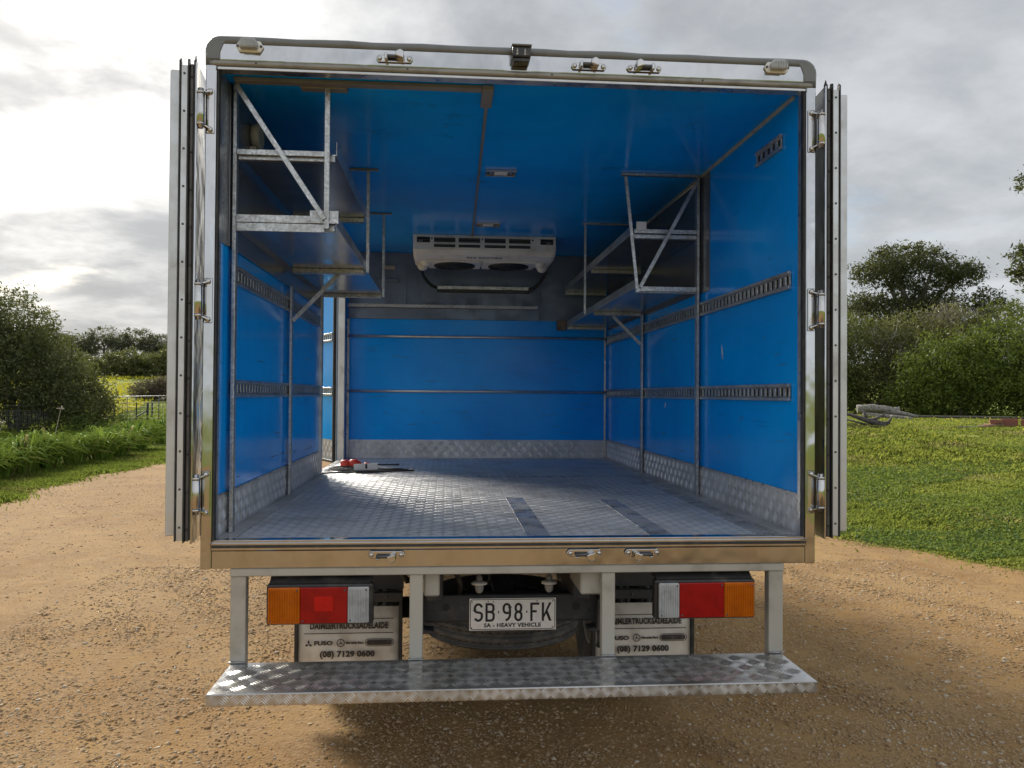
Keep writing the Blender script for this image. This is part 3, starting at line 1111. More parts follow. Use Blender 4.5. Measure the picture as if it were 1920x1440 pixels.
# bulkhead upper panel
bx('upper_panel', 'panel_grey', front, -XI + 0.012, XI - 0.010, YB - 0.005, YB - 0.0007, 2.236, CE - 0.004, 0.001)
bx('lower_lip', 'panel_grey', front, -XI + 0.012, 0.52, YB - 0.018, YB - 0.0055, 2.236, 2.330, 0.002)
tread_sheet('tread_ledge', front, (-XI + 0.012, 0.50, YB - 0.05, YB - 0.0055, 2.332, 2.357), (-XI + 0.012, YB - 0.05, 2.333), (1, 0, 0), (0, 0, 1), 1.60, 0.024 + 0.009, (0, -1, 0), 0.024)
for x in (-0.625, 0.515):
    bx('cover_strip', 'panel_grey', front, x - 0.012, x + 0.012, YB - 0.012, YB - 0.0055, 2.358, 2.70, 0.001)
bx('wall_plate', 'panel_grey', front, -0.49, 0.505, YB - 0.010, YB - 0.0057, 2.42, 2.70, 0.001)
for z in (2.088, 1.626):
    MB().tube([(-XI + 0.012, YB - 0.012, z), (0, YB - 0.013, z + 0.001), (XI - 0.012, YB - 0.012, z)], 0.0115, 10).build('rub_rail', 'alu_edge', front)
bx('corner_angle', 'alu', front, -XI + 0.004, -XI + 0.026, YB - 0.012, YB - 0.0036, FL + 0.006, 2.235, 0.001)

# ---- ceiling fittings
bx('conduit_channel', 'conduit', ceil_o, -1.08, -0.137, 0.108, 0.148, CE - 0.016, CE - 0.0005, 0.002)
bx('junction_box', 'conduit', ceil_o, -0.137, -0.092, 0.100, 0.300, CE - 0.022, CE - 0.0006, 0.003)
bx('junction_box', 'conduit', ceil_o, -0.84, -0.66, 0.149, 0.195, CE - 0.020, CE - 0.0006, 0.003)
MB().bar((-0.112, 0.302, CE - 0.006), (-0.086, 3.06, CE - 0.006), 0.013, 0.010).build('conduit_run', 'conduit', ceil_o)


def ceiling_light(x, y):
    f = MB()
    f.box(x - 0.083, x + 0.083, y - 0.05, y - 0.042, CE - 0.012, CE - 0.0006)
    f.box(x - 0.083, x + 0.083, y + 0.042, y + 0.05, CE - 0.012, CE - 0.0006)
    f.box(x - 0.083, x - 0.075, y - 0.0418, y + 0.0418, CE - 0.012, CE - 0.0006)
    f.box(x + 0.075, x + 0.083, y - 0.0418, y + 0.0418, CE - 0.012, CE - 0.0006)
    o = f.build('ceiling_light', 'chrome', truck, 0.001)
    bx('light_back', 'black_plastic', o, x - 0.0748, x + 0.0748, y - 0.0416, y + 0.0416, CE - 0.005, CE - 0.0008, 0)
    bx('light_lens', 'white_plastic', o, x - 0.036, x + 0.036, y - 0.030, y + 0.030, CE - 0.011, CE - 0.0052, 0.002)
    for s in (-1, 1):
        bx('light_clip', 'chrome', o, x + s * 0.052 - 0.007, x + s * 0.052 + 0.007, y - 0.025, y + 0.012, CE - 0.013, CE - 0.0054, 0.002)


ceiling_light(0.015, 1.325)
ceiling_light(0.013, 2.66)
# round-cornered lamp high on the door-side wall
lm = MB().prism([(0.52 + 0.06 * math.cos(t) * (1.0), 2.70 + 0.055 * math.sin(t)) for t in [2 * math.pi * k / 14 for k in range(14)]], 'x', -XI + 0.009, -XI + 0.045, True).build('wall_lamp', 'cream', truck, 0.006)
bx('lamp_base', 'cream', lm, -XI + 0.0078, -XI + 0.0355, 0.46, 0.58, 2.630, 2.6435, 0.003)

# ---- shelves
def shelf(parent_name, s, x_in, y0, y1, z, lip=0.05, ymid=None):
    """one tray: sheet deck with a folded lip along the load space; s = wall side"""
    xw = s * (XI - 0.032)
    e = MB()
    a, b = sorted((xw, x_in))
    e.box(a, b, y0 + 0.004, y1 - 0.004, z, z + 0.004)
    deck = e.build(parent_name, 'shelf_sheet', truck)
    # folded edge
    li = MB()
    li.box(*sorted((x_in, x_in - s * 0.003)), y0, y1, z - 0.002, z + lip)
    li.build('shelf_lip', 'galv', deck, 0.001)
    for yy in ([y0 + 0.012, y1 - 0.012] + ([ymid] if ymid else [])):
        bx('shelf_bearer', 'galv', deck, *sorted((xw, x_in + s * 0.004)), yy - 0.012, yy + 0.012, z - 0.026, z - 0.0005, 0.002)
    return deck


# door-side unit, from the rear frame to the side door
d1 = shelf('shelf', -1, -0.705, 0.19, 1.33, 2.262, 0.045)
d2 = shelf('shelf', -1, -0.700, 1.337, 2.40, 2.262, 0.045)
d3 = shelf('shelf', -1, -0.705, 0.19, 1.33, 2.535, 0.055)
MB().box(-1.08, -0.745, 0.170, 0.1775, 2.262, 2.292).box(-1.08, -0.745, 0.172, 0.1775, 2.2285, 2.2605).build('end_bar', 'galv', d1, 0.001)
bx('corner_gusset', 'galv', d1, -0.80, -0.690, 0.163, 0.1695, 2.262, 2.312, 0.001)
MB().box(-1.08, -0.745, 0.1705, 0.1775, 2.524, 2.545).build('end_bar', 'galv', d3, 0.001)
fr = MB().bar((-0.735, 0.158, 2.240), (-0.735, 0.158, CE - 0.004), 0.020, 0.010, (0, 1, 0)).build('hanger', 'galv', truck, 0.001)
MB().bar((-1.080, 0.148, 2.785), (-0.742, 0.148, 2.275), 0.020, 0.006, (0, 1, 0)).build('diagonal_brace', 'galv', truck, 0.001)
for y in (1.335, 2.39):
    MB().bar((-0.692, y, 2.245), (-0.692, y, CE - 0.004), 0.018, 0.010, (0, 1, 0)).build('hanger', 'galv', truck, 0.001)
    bx('ceiling_foot', 'conduit', truck, -0.79, -0.64, y - 0.012, y + 0.012, CE - 0.010, CE - 0.0007, 0.001)
MB().bar((-1.082, 1.338, 1.985), (-0.845, 1.338, 2.236), 0.022, 0.006, (0, 1, 0)).build('diagonal_brace', 'galv', truck, 0.001)

# far-side unit, from the middle of the wall to the bulkhead
e1 = shelf('shelf', 1, 0.745, 1.29, 3.80, 2.185, 0.045, 2.55)
e2 = shelf('shelf', 1, 0.725, 1.29, 3.80, 2.478, 0.045, 2.55)
MB().box(0.752, 1.08, 1.2725, 1.279, 2.166, 2.192).build('end_bar', 'galv', e1, 0.001)
MB().box(0.735, 1.08, 1.2725, 1.279, 2.452, 2.470).box(0.735, 1.08, 1.2725, 1.279, 2.480, 2.502).build('end_bar', 'galv', e2, 0.001)
bx('tie_plate', 'white_tag', e2, 0.745, 0.800, 1.263, 1.269, 2.495, 2.540, 0.001)
MB().bar((0.685, 1.262, CE - 0.02), (0.752, 1.262, 2.158), 0.018, 0.008, (0, 1, 0)).build('hanger', 'galv', truck, 0.001)
bx('ceiling_foot', 'galv', truck, 0.662, 1.10, 1.262, 1.288, CE - 0.014, CE - 0.0007, 0.001)
MB().bar((1.078, 1.252, 2.765), (0.765, 1.252, 2.185), 0.020, 0.006, (0, 1, 0)).build('diagonal_brace', 'galv', truck, 0.001)
MB().tube([(1.072, 1.30, 2.755), (0.80, 2.30, 2.535)], 0.0035, 6).build('stay_wire', 'galv', truck)
MB().bar((0.686, 2.55, 2.165), (0.686, 2.55, CE - 0.004), 0.016, 0.010, (0, 1, 0)).build('hanger', 'galv', truck, 0.001)
bx('ceiling_foot', 'galv', truck, 0.665, 1.02, 2.54, 2.562, CE - 0.012, CE - 0.0007, 0.001)
MB().bar((1.080, 2.545, 1.96), (0.885, 2.545, 2.155), 0.022, 0.006, (0, 1, 0)).build('diagonal_brace', 'galv', truck, 0.001)
bx('end_block', 'rust', e1, 0.664, 0.742, 3.79, 3.86, 2.155, 2.235, 0.002)
# small fittings on the bulkhead side of the door-side unit
bx('cleat', 'cream', front, -0.80, -0.71, YB - 0.03, YB - 0.0058, 2.655, 2.685, 0.002)
bx('cleat', 'panel_grey', front, -1.06, -0.68, YB - 0.026, YB - 0.0058, 2.545, 2.575, 0.002)

# ---- refrigeration unit under the ceiling
def fridge():
    zt, zb = CE - 0.002, 2.652
    prof = [(3.075, zt), (3.080, 2.690), (3.110, 2.656), (3.200, 2.634), (3.520, 2.634), (3.56, 2.70), (3.60, zt)]
    hb = MB()
    # body is cut from slices so that its ends bulge as they turn under
    xs = [-0.528, -0.524, -0.505, -0.47, -0.42, 0.44, 0.49, 0.525, 0.546, 0.552]
    sc = [0.90, 0.965, 1.0, 1.0, 1.0, 1.0, 1.0, 1.0, 0.965, 0.90]
    n = len(prof)
    v = []
    for x, k in zip(xs, sc):
        for (y, z) in prof:
            v.append((x, 3.34 + (y - 3.34) * (0.975 + 0.025 * k), zt + (z - zt) * k))
    f = []
    for i in range(len(xs) - 1):
        for j in range(n - 1):
            f.append((i * n + j, i * n + j + 1, (i + 1) * n + j + 1, (i + 1) * n + j))
    f.append(tuple(range(n))); f.append(tuple(reversed(range((len(xs) - 1) * n, len(xs) * n))))
    hb.add(v, f)
    u = hb.build('refrigeration_unit', 'white_plastic', truck, 0.006, seg=2)
    # outlet grille: frame ribs over dark openings
    zc = [(2.745, 2.780), (2.708, 2.730)]
    cols_ = [(-0.372, -0.212), (-0.187, -0.025), (0.008, 0.168), (0.192, 0.356)]
    for (x0, x1) in cols_:
        for (z0, z1) in zc:
            bx('outlet_slot', 'dark_slot', u, x0, x1, 3.0722, 3.0742, z0, z1, 0)
            m = MB()
            k = 2 if z1 - z0 > 0.03 else 1
            for q in range(k):
                zz = z0 + (q + 0.5) * (z1 - z0) / k
                m.box(x0 + 0.002, x1 - 0.002, 3.0685, 3.0720, zz - 0.0022, zz + 0.0022)
            m.build('louvre', 'fin_dark', u)
            fr_ = MB()
            fr_.box(x0 - 0.004, x1 + 0.004, 3.0665, 3.0742, z1 + 0.0002, z1 + 0.005)
            fr_.box(x0 - 0.004, x1 + 0.004, 3.0665, 3.0742, z0 - 0.005, z0 - 0.0002)
            fr_.box(x0 - 0.005, x0 - 0.0002, 3.0665, 3.0742, z0, z1)
            fr_.box(x1 + 0.0002, x1 + 0.005, 3.0665, 3.0742, z0, z1)
            fr_.build('slot_frame', 'white_plastic', u)
    for (x0, x1, xm) in ((-0.500, -0.402, -0.472), (0.386, 0.530, 0.495)):
        if x0 > 0:
            x0 = 0.432
        bx('side_opening', 'dark_slot', u, x0, x1, 3.0722, 3.0742, 2.742, 2.783, 0)
        bx('louvre', 'fin_dark', u, x0 + 0.003, x1 - 0.003, 3.0695, 3.0720, 2.760, 2.764, 0)
        bx('opening_block', 'panel_grey', u, xm - 0.016, xm + 0.016, 3.069, 3.0720, 2.745, 2.7595, 0.001)
    sm = MB()
    for x in (-0.388, -0.008, 0.374):
        screw(sm, (x, 3.0735, 2.772), 'y', 0.007, 0.003)
    sm.build('screws', 'dark_slot', u)
    # fan shrouds underneath
    for x in (-0.215, 0.210):
        bx('fan_panel', 'white_plastic', u, x - 0.205, x + 0.205, 3.195, 3.525, 2.618, 2.633, 0.003)
        ring = MB().lathe([(0.160, 2.6178), (0.160, 2.606), (0.148, 2.606), (0.148, 2.6178)], 28, 'z', (x, 3.36, 0), cap=False)
        fo = ring.build('fan', 'black_plastic', u)
        MB().lathe([(0.146, 2.6172), (0.0, 2.6172)], 28, 'z', (x, 3.36, 0), cap=False).build('fan_well', 'dark_slot', u)
        gm = MB()
        for rr in (0.05, 0.082, 0.114, 0.14):
            gm.tube([(x + rr * math.cos(t), 3.36 + rr * math.sin(t), 2.611) for t in [2 * math.pi * k / 20 for k in range(20)]], 0.0018, 4, True)
        for k in range(6):
            t = math.pi * k / 6
            gm.tube([(x - .147 * math.cos(t), 3.36 - .147 * math.sin(t), 2.609), (x + .147 * math.cos(t), 3.36 + .147 * math.sin(t), 2.609)], 0.0018, 4)
        gm.lathe([(0.04, 2.6165), (0.04, 2.612), (0.0, 2.612)], 14, 'z', (x, 3.36, 0))
        gm.build('fan_guard', 'fin_dark', u)
    # moulded feet at both ends
    for s, x in ((-1, -0.465), (1, 0.485)):
        m = MB()
        m.lathe([(0.048, 2.66), (0.045, 2.615), (0.032, 2.592), (0.014, 2.583), (0, 2.583)], 14, 'z', (x, 3.42, 0))
        m.lathe([(0.045, 2.66), (0.043, 2.625), (0.030, 2.605), (0.012, 2.600), (0, 2.600)], 14, 'z', (x - s * 0.03, 3.30, 0))
        m.build('moulded_foot', 'white_plastic', u)
    text_obj('lettering', 'FAN CAUTION', 0.036, 'ink', u, (0.012, 3.152, 2.6440), 0.95, 166.3, spacing=1.25, bold=0.0008)
    # drain tray on the wall and its hoses
    t = bx('drain_tray', 'alu', u, -0.355, 0.420, YB - 0.055, YB - 0.0105, 2.488, 2.520, 0.003)
    bx('drain_lip', 'black_plastic', u, -0.355, 0.420, YB - 0.057, YB - 0.0105, 2.466, 2.4875, 0.002)
    MB().tube([(-0.47, 3.42, 2.60), (-0.475, 3.55, 2.60), (-0.47, 3.70, 2.585), (-0.44, 3.80, 2.55), (-0.395, 3.835, 2.515), (-0.345, 3.84, 2.50)], 0.012, 8).build('drain_hose', 'rubber', u)
    MB().tube([(0.49, 3.42, 2.60), (0.535, 3.58, 2.62), (0.54, 3.72, 2.60), (0.515, 3.80, 2.56), (0.47, 3.835, 2.515), (0.40, 3.84, 2.475)], 0.013, 8).build('drain_hose', 'rubber', u)
    return u


fridge()

# ---- rear frame
sill = bx('rear_sill', 'stainless', truck, -1.1115, 1.1115, 0.0, 0.06, 0.964, 1.0295, 0.003)
bx('sill_cap', 'stainless', sill, -1.1115, 1.1115, -0.006, 0.0035, 1.031, 1.058, 0.002)
MB().box(-1.109, 1.109, -0.0085, -0.0065, 1.040, 1.050).build('seal_line', 'rubber', sill)
for s in (-1, 1):
    p_ = bx('corner_post', 'stainless', truck, *sorted((s * 1.112, s * 1.150)), -0.002, 0.0595, 0.962, 2.800, 0.003)
    bx('jamb_seal', 'rubber', p_, *sorted((s * 1.1035, s * 1.1115)), 0.004, 0.030, 1.06, 2.795, 0.002)
    bx('jamb_trim', 'alu', p_, *sorted((s * 1.1055, s * 1.1112)), 0.0305, 0.0595, 1.066, 2.800, 0.001)
    bx('side_skin', 'beige_paint', truck, *sorted((s * 1.1505, s * 1.1535)), 0.0605, 2.42 if s < 0 else 3.96, 0.985, 2.88, 0.001)
bx('side_skin', 'beige_paint', truck, -1.1535, -1.1505, 3.72, 3.96, 0.985, 2.88, 0.001)


def header():
    # stainless fascia between the roof cap and the lower moulding
    fas = MB().prism([(0.060, 2.8155), (-0.003, 2.8155), (-0.004, 2.820), (-0.004, 2.876), (0.004, 2.886), (0.060, 2.886)], 'x', -1.147, 1.147).build('header', 'stainless', truck, 0.002)
    # roof cap: half-round moulding that turns down at both corners
    pts = []
    rc = 0.038
    pts.append((-1.138, 0.012, 2.80))
    pts.append((-1.138, 0.010, 2.83))
    for k in range(7):
        a = math.pi - k * math.pi / 12
        pts.append((-1.138 + rc + rc * math.cos(a), 0.008, 2.892 - rc + rc * math.sin(a)))
    for k in range(1, 24):
        x = -1.100 + 2.200 * k / 24
        pts.append((x, 0.008 + 0.002 * math.sin(k * 2.3), 2.892 + 0.0016 * math.sin(k * 1.7)))
    for k in range(7):
        a = math.pi / 2 - k * math.pi / 12
        pts.append((1.138 - rc + rc * math.cos(a), 0.008, 2.892 - rc + rc * math.sin(a)))
    pts.append((1.138, 0.010, 2.83))
    pts.append((1.138, 0.012, 2.80))
    MB().tube(pts, 0.0165, 12).build('roof_cap', 'cap_grey', fas)
    MB().tube([(-1.145, 0.010, 2.806)] + [(-1.12 + 2.24 * k / 16, 0.004, 2.8065 + 0.0007 * math.sin(k * 1.9)) for k in range(17)] + [(1.145, 0.010, 2.806)], 0.0125, 10).build('lower_moulding', 'mould_beige', fas)
    for s in (-1, 1):
        q = [(s * 1.1475, 2.8175), (s * 1.1475, 2.855)] + [(s * (1.092 + 0.055 * math.cos(R(a))), 2.848 + 0.055 * math.sin(R(a))) for a in range(10, 91, 10)] + [(s * 1.065, 2.903), (s * 1.088, 2.872), (s * 1.098, 2.845), (s * 1.098, 2.8175)]
        MB().prism(q, 'y', -0.0075, 0.03).build('corner_moulding', 'cap_grey', fas, 0.003)
    bx('drip_strip', 'alu_edge', fas, -1.108, 1.108, -0.004, 0.003, 2.783, 2.7925, 0.001)
    bx('head_seal', 'alu', fas, -1.108, 1.108, 0.0035, 0.055, 2.7875, 2.7925, 0.001)
    m = MB()
    for x in (-0.97, -0.42, 0.12, 0.70):
        screw(m, (x, -0.0075, 2.808), 'y', 0.004, 0.002)
    m.build('screws', 'under_dark', fas)
    return fas


hd = header()


def marker_light(x):
    o = MB().prism([(x - 0.050, 2.866), (x - 0.038, 2.846), (x + 0.038, 2.846), (x + 0.050, 2.866), (x + 0.038, 2.886), (x - 0.038, 2.886)], 'y', -0.016, -0.0045).build('marker_light', 'white_plastic', truck, 0.003)
    m = MB().prism([(x - 0.032, 2.851), (x + 0.032, 2.851), (x + 0.034, 2.872), (x + 0.022, 2.888), (x - 0.022, 2.888), (x - 0.034, 2.872)], 'y', -0.044, -0.0165)
    m.build('marker_lens', 'lens_clear', o, 0.006, seg=2)
    rb = MB()
    for k in range(6):
        xx = x - 0.025 + k * 0.01
        rb.box(xx - 0.0015, xx + 0.0015, -0.0465, -0.0442, 2.856, 2.880)
    rb.build('lens_rib', 'lens_clear', o)
    sm = MB()
    for s in (-1, 1):
        screw(sm, (x + s * 0.042, -0.0165, 2.866), 'y', 0.005, 0.003)
    sm.build('screws', 'under_dark', o)


marker_light(-0.992)
marker_light(0.990)

# reversing camera on the header
rc = bx('reversing_camera', 'black_plastic', truck, -0.034, 0.036, -0.052, -0.0045, 2.852, 2.892, 0.006, seg=2)
bx('camera_hood', 'cap_grey', rc, -0.037, 0.039, -0.058, -0.0045, 2.8925, 2.899, 0.003)
bx('camera_body', 'black_plastic', rc, -0.030, 0.030, -0.046, -0.0045, 2.836, 2.8515, 0.003)
MB().lathe([(0.012, 2.8995), (0.012, 2.905), (0.007, 2.907), (0, 2.907)], 12, 'z', (-0.006, -0.03, 0)).build('camera_knob', 'cap_grey', rc)
for xx in (-0.015, 0.014):
    m = MB()
    for k, (a, b) in enumerate(((0.876, 0.0035), (0.882, 0.0022), (0.888, 0.0030), (0.894, 0.0018))):
        m.box(xx - b, xx + b, -0.0530, -0.0523, 1.984 + a, 1.984 + a + 0.0035)
    m.build('printed_mark', 'label_white', rc)


def keeper(x, z, up, flip=False):
    """cam-lock keeper: plate with two bolts, a pin and a hooked cam cup"""
    f = -1 if flip else 1
    o = MB().prism([(x - 0.068, z), (x - 0.060, z - 0.013), (x + 0.060, z - 0.013), (x + 0.068, z), (x + 0.060, z + 0.013), (x - 0.060, z + 0.013)], 'y', -0.0125, -0.0085).build('lock_keeper', 'chrome', truck, 0.003)
    for s in (-1, 1):
        MB().lathe([(0.0085, -0.0127), (0.0085, -0.017), (0.005, -0.020), (0, -0.020)], 10, 'y', (x + s * 0.054, 0, z)).build('bolt', 'chrome', o)
    MB().tube([(x - f * 0.036, -0.026, z + up * 0.004), (x + f * 0.036, -0.026, z + up * 0.004)], 0.0065, 10).build('keeper_pin', 'fin_dark', o)
    c = [(x + f * 0.004, z + up * 0.002), (x + f * 0.034, z - up * 0.008), (x + f * 0.036, z + up * 0.020), (x + f * 0.022, z + up * 0.028), (x + f * 0.006, z + up * 0.020)]
    MB().prism(c, 'y', -0.042, -0.0128).build('cam_cup', 'chrome', o, 0.004, seg=2)
    MB().prism([(x - f * 0.036, z - 0.010), (x - f * 0.024, z - 0.010), (x - f * 0.024, z + up * 0.016), (x - f * 0.036, z + up * 0.014)], 'y', -0.036, -0.0128).build('keeper_lug', 'chrome', o, 0.003)


for x in (-0.468, 0.259, 0.472):
    keeper(x, 2.842, 1, x > 0.4)
for x in (-0.482, 0.253, 0.473):
    keeper(x, 1.012, -1, x > 0.4)


def rear_door(s):
    """leaf folded right round against the side of the box, hinge edge towards us"""
    d = bx('rear_door', 'alu_edge', truck, *sorted((s * 1.176, s * 1.268)), 0.0, 1.08, 1.086, 2.772, 0.003)
    bx('door_skin', 'stainless', d, *sorted((s * 1.1695, s * 1.1755)), -0.040, 1.06, 1.062, 2.792, 0.001)
    # edge mouldings, from the truck outwards
    sl = MB()
    sl.box(*sorted((s * 1.1758, s * 1.1820)), -0.034, -0.0006, 1.075, 2.800)
    sl.prism([(-0.034, 2.800), (-0.0006, 2.800), (-0.0006, 2.806), (-0.022, 2.822)], 'x', *sorted((s * 1.1758, s * 1.1790)))
    sl.build('door_seal', 'rubber', d, 0.002)
    bx('seal_carrier', 'seal_grey', d, *sorted((s * 1.1824, s * 1.1975)), -0.022, -0.0006, 1.068, 2.790, 0.004)
    l2 = MB().box(*sorted((s * 1.1980, s * 1.2025)), -0.036, -0.0006, 1.064, 2.802)
    l2.prism([(-0.036, 2.802), (-0.0006, 2.802), (-0.008, 2.812)], 'x', *sorted((s * 1.1980, s * 1.2020)))
    l2.build('door_seal', 'rubber', d, 0.002)
    bx('screw_rail', 'alu_edge', d, *sorted((s * 1.2030, s * 1.2265)), -0.026, -0.0006, 1.072, 2.782, 0.002)
    l3 = MB().box(*sorted((s * 1.2268, s * 1.2325)), -0.031, -0.0006, 1.070, 2.800)
    l3.prism([(-0.031, 2.800), (-0.0006, 2.800), (-0.012, 2.812)], 'x', *sorted((s * 1.2268, s * 1.2315)))
    l3.build('door_seal', 'rubber', d, 0.002)
    m = MB()
    k = MB()
    for i in range(13):
        z = 1.12 + i * 0.136
        screw(m, (s * 1.2150, -0.0262, z), 'y', 0.0045, 0.003)
        screw(k, (s * 1.190, -0.0222, z - 0.01), 'y', 0.0050, 0.003)
    m.build('screws', 'fin_dark', d)
    k.build('seal_screws', 'under_dark', d)
    # blue inner lining, now facing away from the truck
    bx('door_lining', 'blue', d, *sorted((s * 1.2685, s * 1.2715)), 0.05, 1.05, 1.10, 2.75, 0)
    for z in (2.628, 1.937, 1.237):
        h = MB()
        h.box(*sorted((s * 1.117, s * 1.146)), -0.0075, -0.0025, z - 0.082, z + 0.082)
        o = h.build('hinge', 'chrome', truck, 0.003)
        b = MB()
        xb, yb = s * 1.158, -0.030
        b.lathe([(0.0135, z - 0.052), (0.0155, z - 0.050), (0.0155, z + 0.050), (0.0135, z + 0.052)], 14, 'z', (xb, yb, 0))
        b.lathe([(0.011, z + 0.053), (0.017, z + 0.053), (0.017, z + 0.060), (0.011, z + 0.061), (0.011, z + 0.072), (0, z + 0.072)], 14, 'z', (xb, yb, 0))
        b.lathe([(0, z - 0.072), (0.010, z - 0.072), (0.011, z - 0.061), (0.017, z - 0.060), (0.017, z - 0.053), (0.011, z - 0.053)], 14, 'z', (xb, yb, 0))
        b.build('hinge_barrel', 'chrome', o)
        w = MB()
        for zz in (z + 0.056, z - 0.056):
            w.bar((s * 1.133, -0.010, zz + (0.012 if zz > z else -0.012)), (xb, yb, zz), 0.018, 0.007, (0, 0, 1))
        w.bar((xb, yb + 0.012, z), (s * 1.1735, -0.012, z), 0.008, 0.07, (0, 0, 1))
        w.build('hinge_arm', 'chrome', o, 0.002)
        for zz in (z + 0.069, z - 0.069):
            MB().lathe([(0.010, -0.0077), (0.010, -0.013), (0.006, -0.016), (0, -0.016)], 10, 'y', (s * 1.131, 0, zz)).build('bolt', 'chrome', o)
    pv = Matrix.Translation((s * 1.158, -0.03, 0))
    d.matrix_basis = pv @ Matrix.Rotation(R(-7.0) * s, 4, 'Z') @ pv.inverted()
    return d


rear_door(-1)
rear_door(1)


def side_door():
    """door in the far wall, swung out and forward; we look through the opening at its lining"""
    hx, hy = -1.172, 3.705
    a = R(63)
    e = empty('side_door', (hx, hy, 0))
    e.parent = truck
    e.rotation_euler = (0, 0, math.pi - a)      # local +x runs from hinge to free edge
    W = 1.14
    # local -y? lining must look back to the load space
    bx('door_leaf', 'alu_edge', e, 0.012, W, -0.07, -0.004, FL - 0.02, 2.60, 0.003)
    bx('door_lining', 'blue', e, 0.075, W - 0.06, -0.0036, -0.0006, FL + 0.16, 2.56, 0)
    bx('edge_frame', 'alu', e, 0.045, 0.074, -0.0036, 0.006, FL + 0.0, 2.57, 0.002)
    bx('door_seal', 'rubber', e, 0.012, 0.032, -0.0036, 0.020, FL - 0.03, 2.60, 0.003)
    bx('door_seal', 'rubber', e, 0.033, W, -0.0036, 0.016, FL - 0.028, FL - 0.006, 0.003)
    tread_sheet('scuff_plate', e, (0.075, W - 0.06, -0.0036, -0.001, FL + 0.002, FL + 0.155), (0.075, -0.001, FL + 0.004), (1, 0, 0), (0, 0, 1), W - 0.135, 0.15, (0, 1, 0))
    for z0, z1 in ((2.035, 2.108), (1.585, 1.655)):
        mb = MB()
        mb.box(0.08, W - 0.08, -0.0004, 0.013, z1 - 0.016, z1)
        mb.box(0.08, W - 0.08, -0.0004, 0.013, z0, z0 + 0.016)
        for i in range(20):
            xx = 0.09 + i * 0.05
            mb.box(xx, xx + 0.026, -0.0004, 0.007, z0 + 0.0165, z1 - 0.0165)
        mb.build('cargo_track', 'galv', e, 0.001)
    return e


side_door()

# ---- under the box
beam = bx('rear_beam', 'beige_paint', truck, -1.046, 1.030, 0.004, 0.060, 0.934, 0.9635, 0.003)
bumper_posts = ((-1.046, -0.990), (-0.397, -0.348), (0.325, 0.375), (0.973, 1.030))
for x0, x1 in bumper_posts:
    p_ = bx('bumper_post', 'beige_paint', truck, x0, x1, 0.0125, 0.058, 0.590, 0.9335, 0.004, seg=2)
    bx('foot_weld', 'galv', p_, x0 - 0.003, x1 + 0.003, -0.002, 0.011, 0.6232, 0.6262, 0)
step = bx('rear_step', 'step_plate', truck, -1.040, 1.020, -0.302, 0.012, 0.580, 0.6200, 0.003)
V, idx = tread_bars((-1.036, -0.298, 0.6202), (1, 0, 0), (0, 1, 0), 2.05, 0.306, (0, 0, 1), 0.052)
tag(np_mesh('tread_pattern', V, 3, idx, 'step_bar', None, step), kind='stuff')
V, idx = tread_bars((-1.036, -0.3022, 0.577), (1, 0, 0), (0, 0, 1), 2.05, 0.045, (0, -1, 0), 0.034)
ok = V
tag(np_mesh('tread_pattern', V, 3, idx, 'step_bar', None, step), kind='stuff')


def tail_light(x0, x1, s):
    """s = +1: amber lens on the +x end"""
    zb, zt = 0.760, 0.908
    h = MB().prism([(x0, zb), (x1, zb), (x1, zt), (x0, zt)], 'y', -0.012, 0.03).build('tail_light', 'black_plastic', truck, 0.008, seg=2)
    MB().prism([(-0.008, 0.9085), (0.085, 0.9085), (0.085, 0.932), (0.03, 0.932)], 'x', x0 + 0.008, x1 - 0.008).build('light_hood', 'black_plastic', h, 0.003)
    bx('light_bracket', 'chassis', h, x0 + 0.05, x1 - 0.05, 0.031, 0.10, 0.80, 0.905, 0.003)
    w = x1 - x0
    spans = [('amber_lens', 'lens_amber', 0.022, 0.318), ('red_lens', 'lens_red', 0.320, 0.762), ('clear_lens', 'lens_clear', 0.764, 0.962)]
    for nm, mt, a, b in spans:
        u0, u1 = (x0 + a * w, x0 + b * w) if s < 0 else (x1 - b * w, x1 - a * w)
        bx(nm, mt, h, u0, u1, -0.026, -0.0125, zb + 0.008, zt - 0.010, 0.003)
        nr = max(4, int((u1 - u0) / 0.0085))
        rb = MB()
        for q in range(nr):
            xx = u0 + (q + 0.5) * (u1 - u0) / nr
            rb.box(xx - 0.0022, xx + 0.0022, -0.0295, -0.0262, zb + 0.014, zt - 0.018)
        if nm != 'red_lens':
            rb.build('lens_rib', mt, h, 0.0012)
        sc_ = MB()
        screw(sc_, (u0 + 0.010, -0.0262, zb + 0.018), 'y', 0.0042, 0.003)
        screw(sc_, (u1 - 0.010, -0.0262, zt - 0.020), 'y', 0.0042, 0.003)
        sc_.build('lens_screws', 'fin_dark', h)
        if nm == 'red_lens' and s < 0:
            cx = u0 + (u1 - u0) * 0.5
            bx('reflector', 'lens_red_bright', h, cx - 0.034, cx + 0.034, -0.0275, -0.0262, 0.812, 0.866, 0.001)


tail_light(-0.912, -0.528, -1)
tail_light(0.520, 0.910, 1)

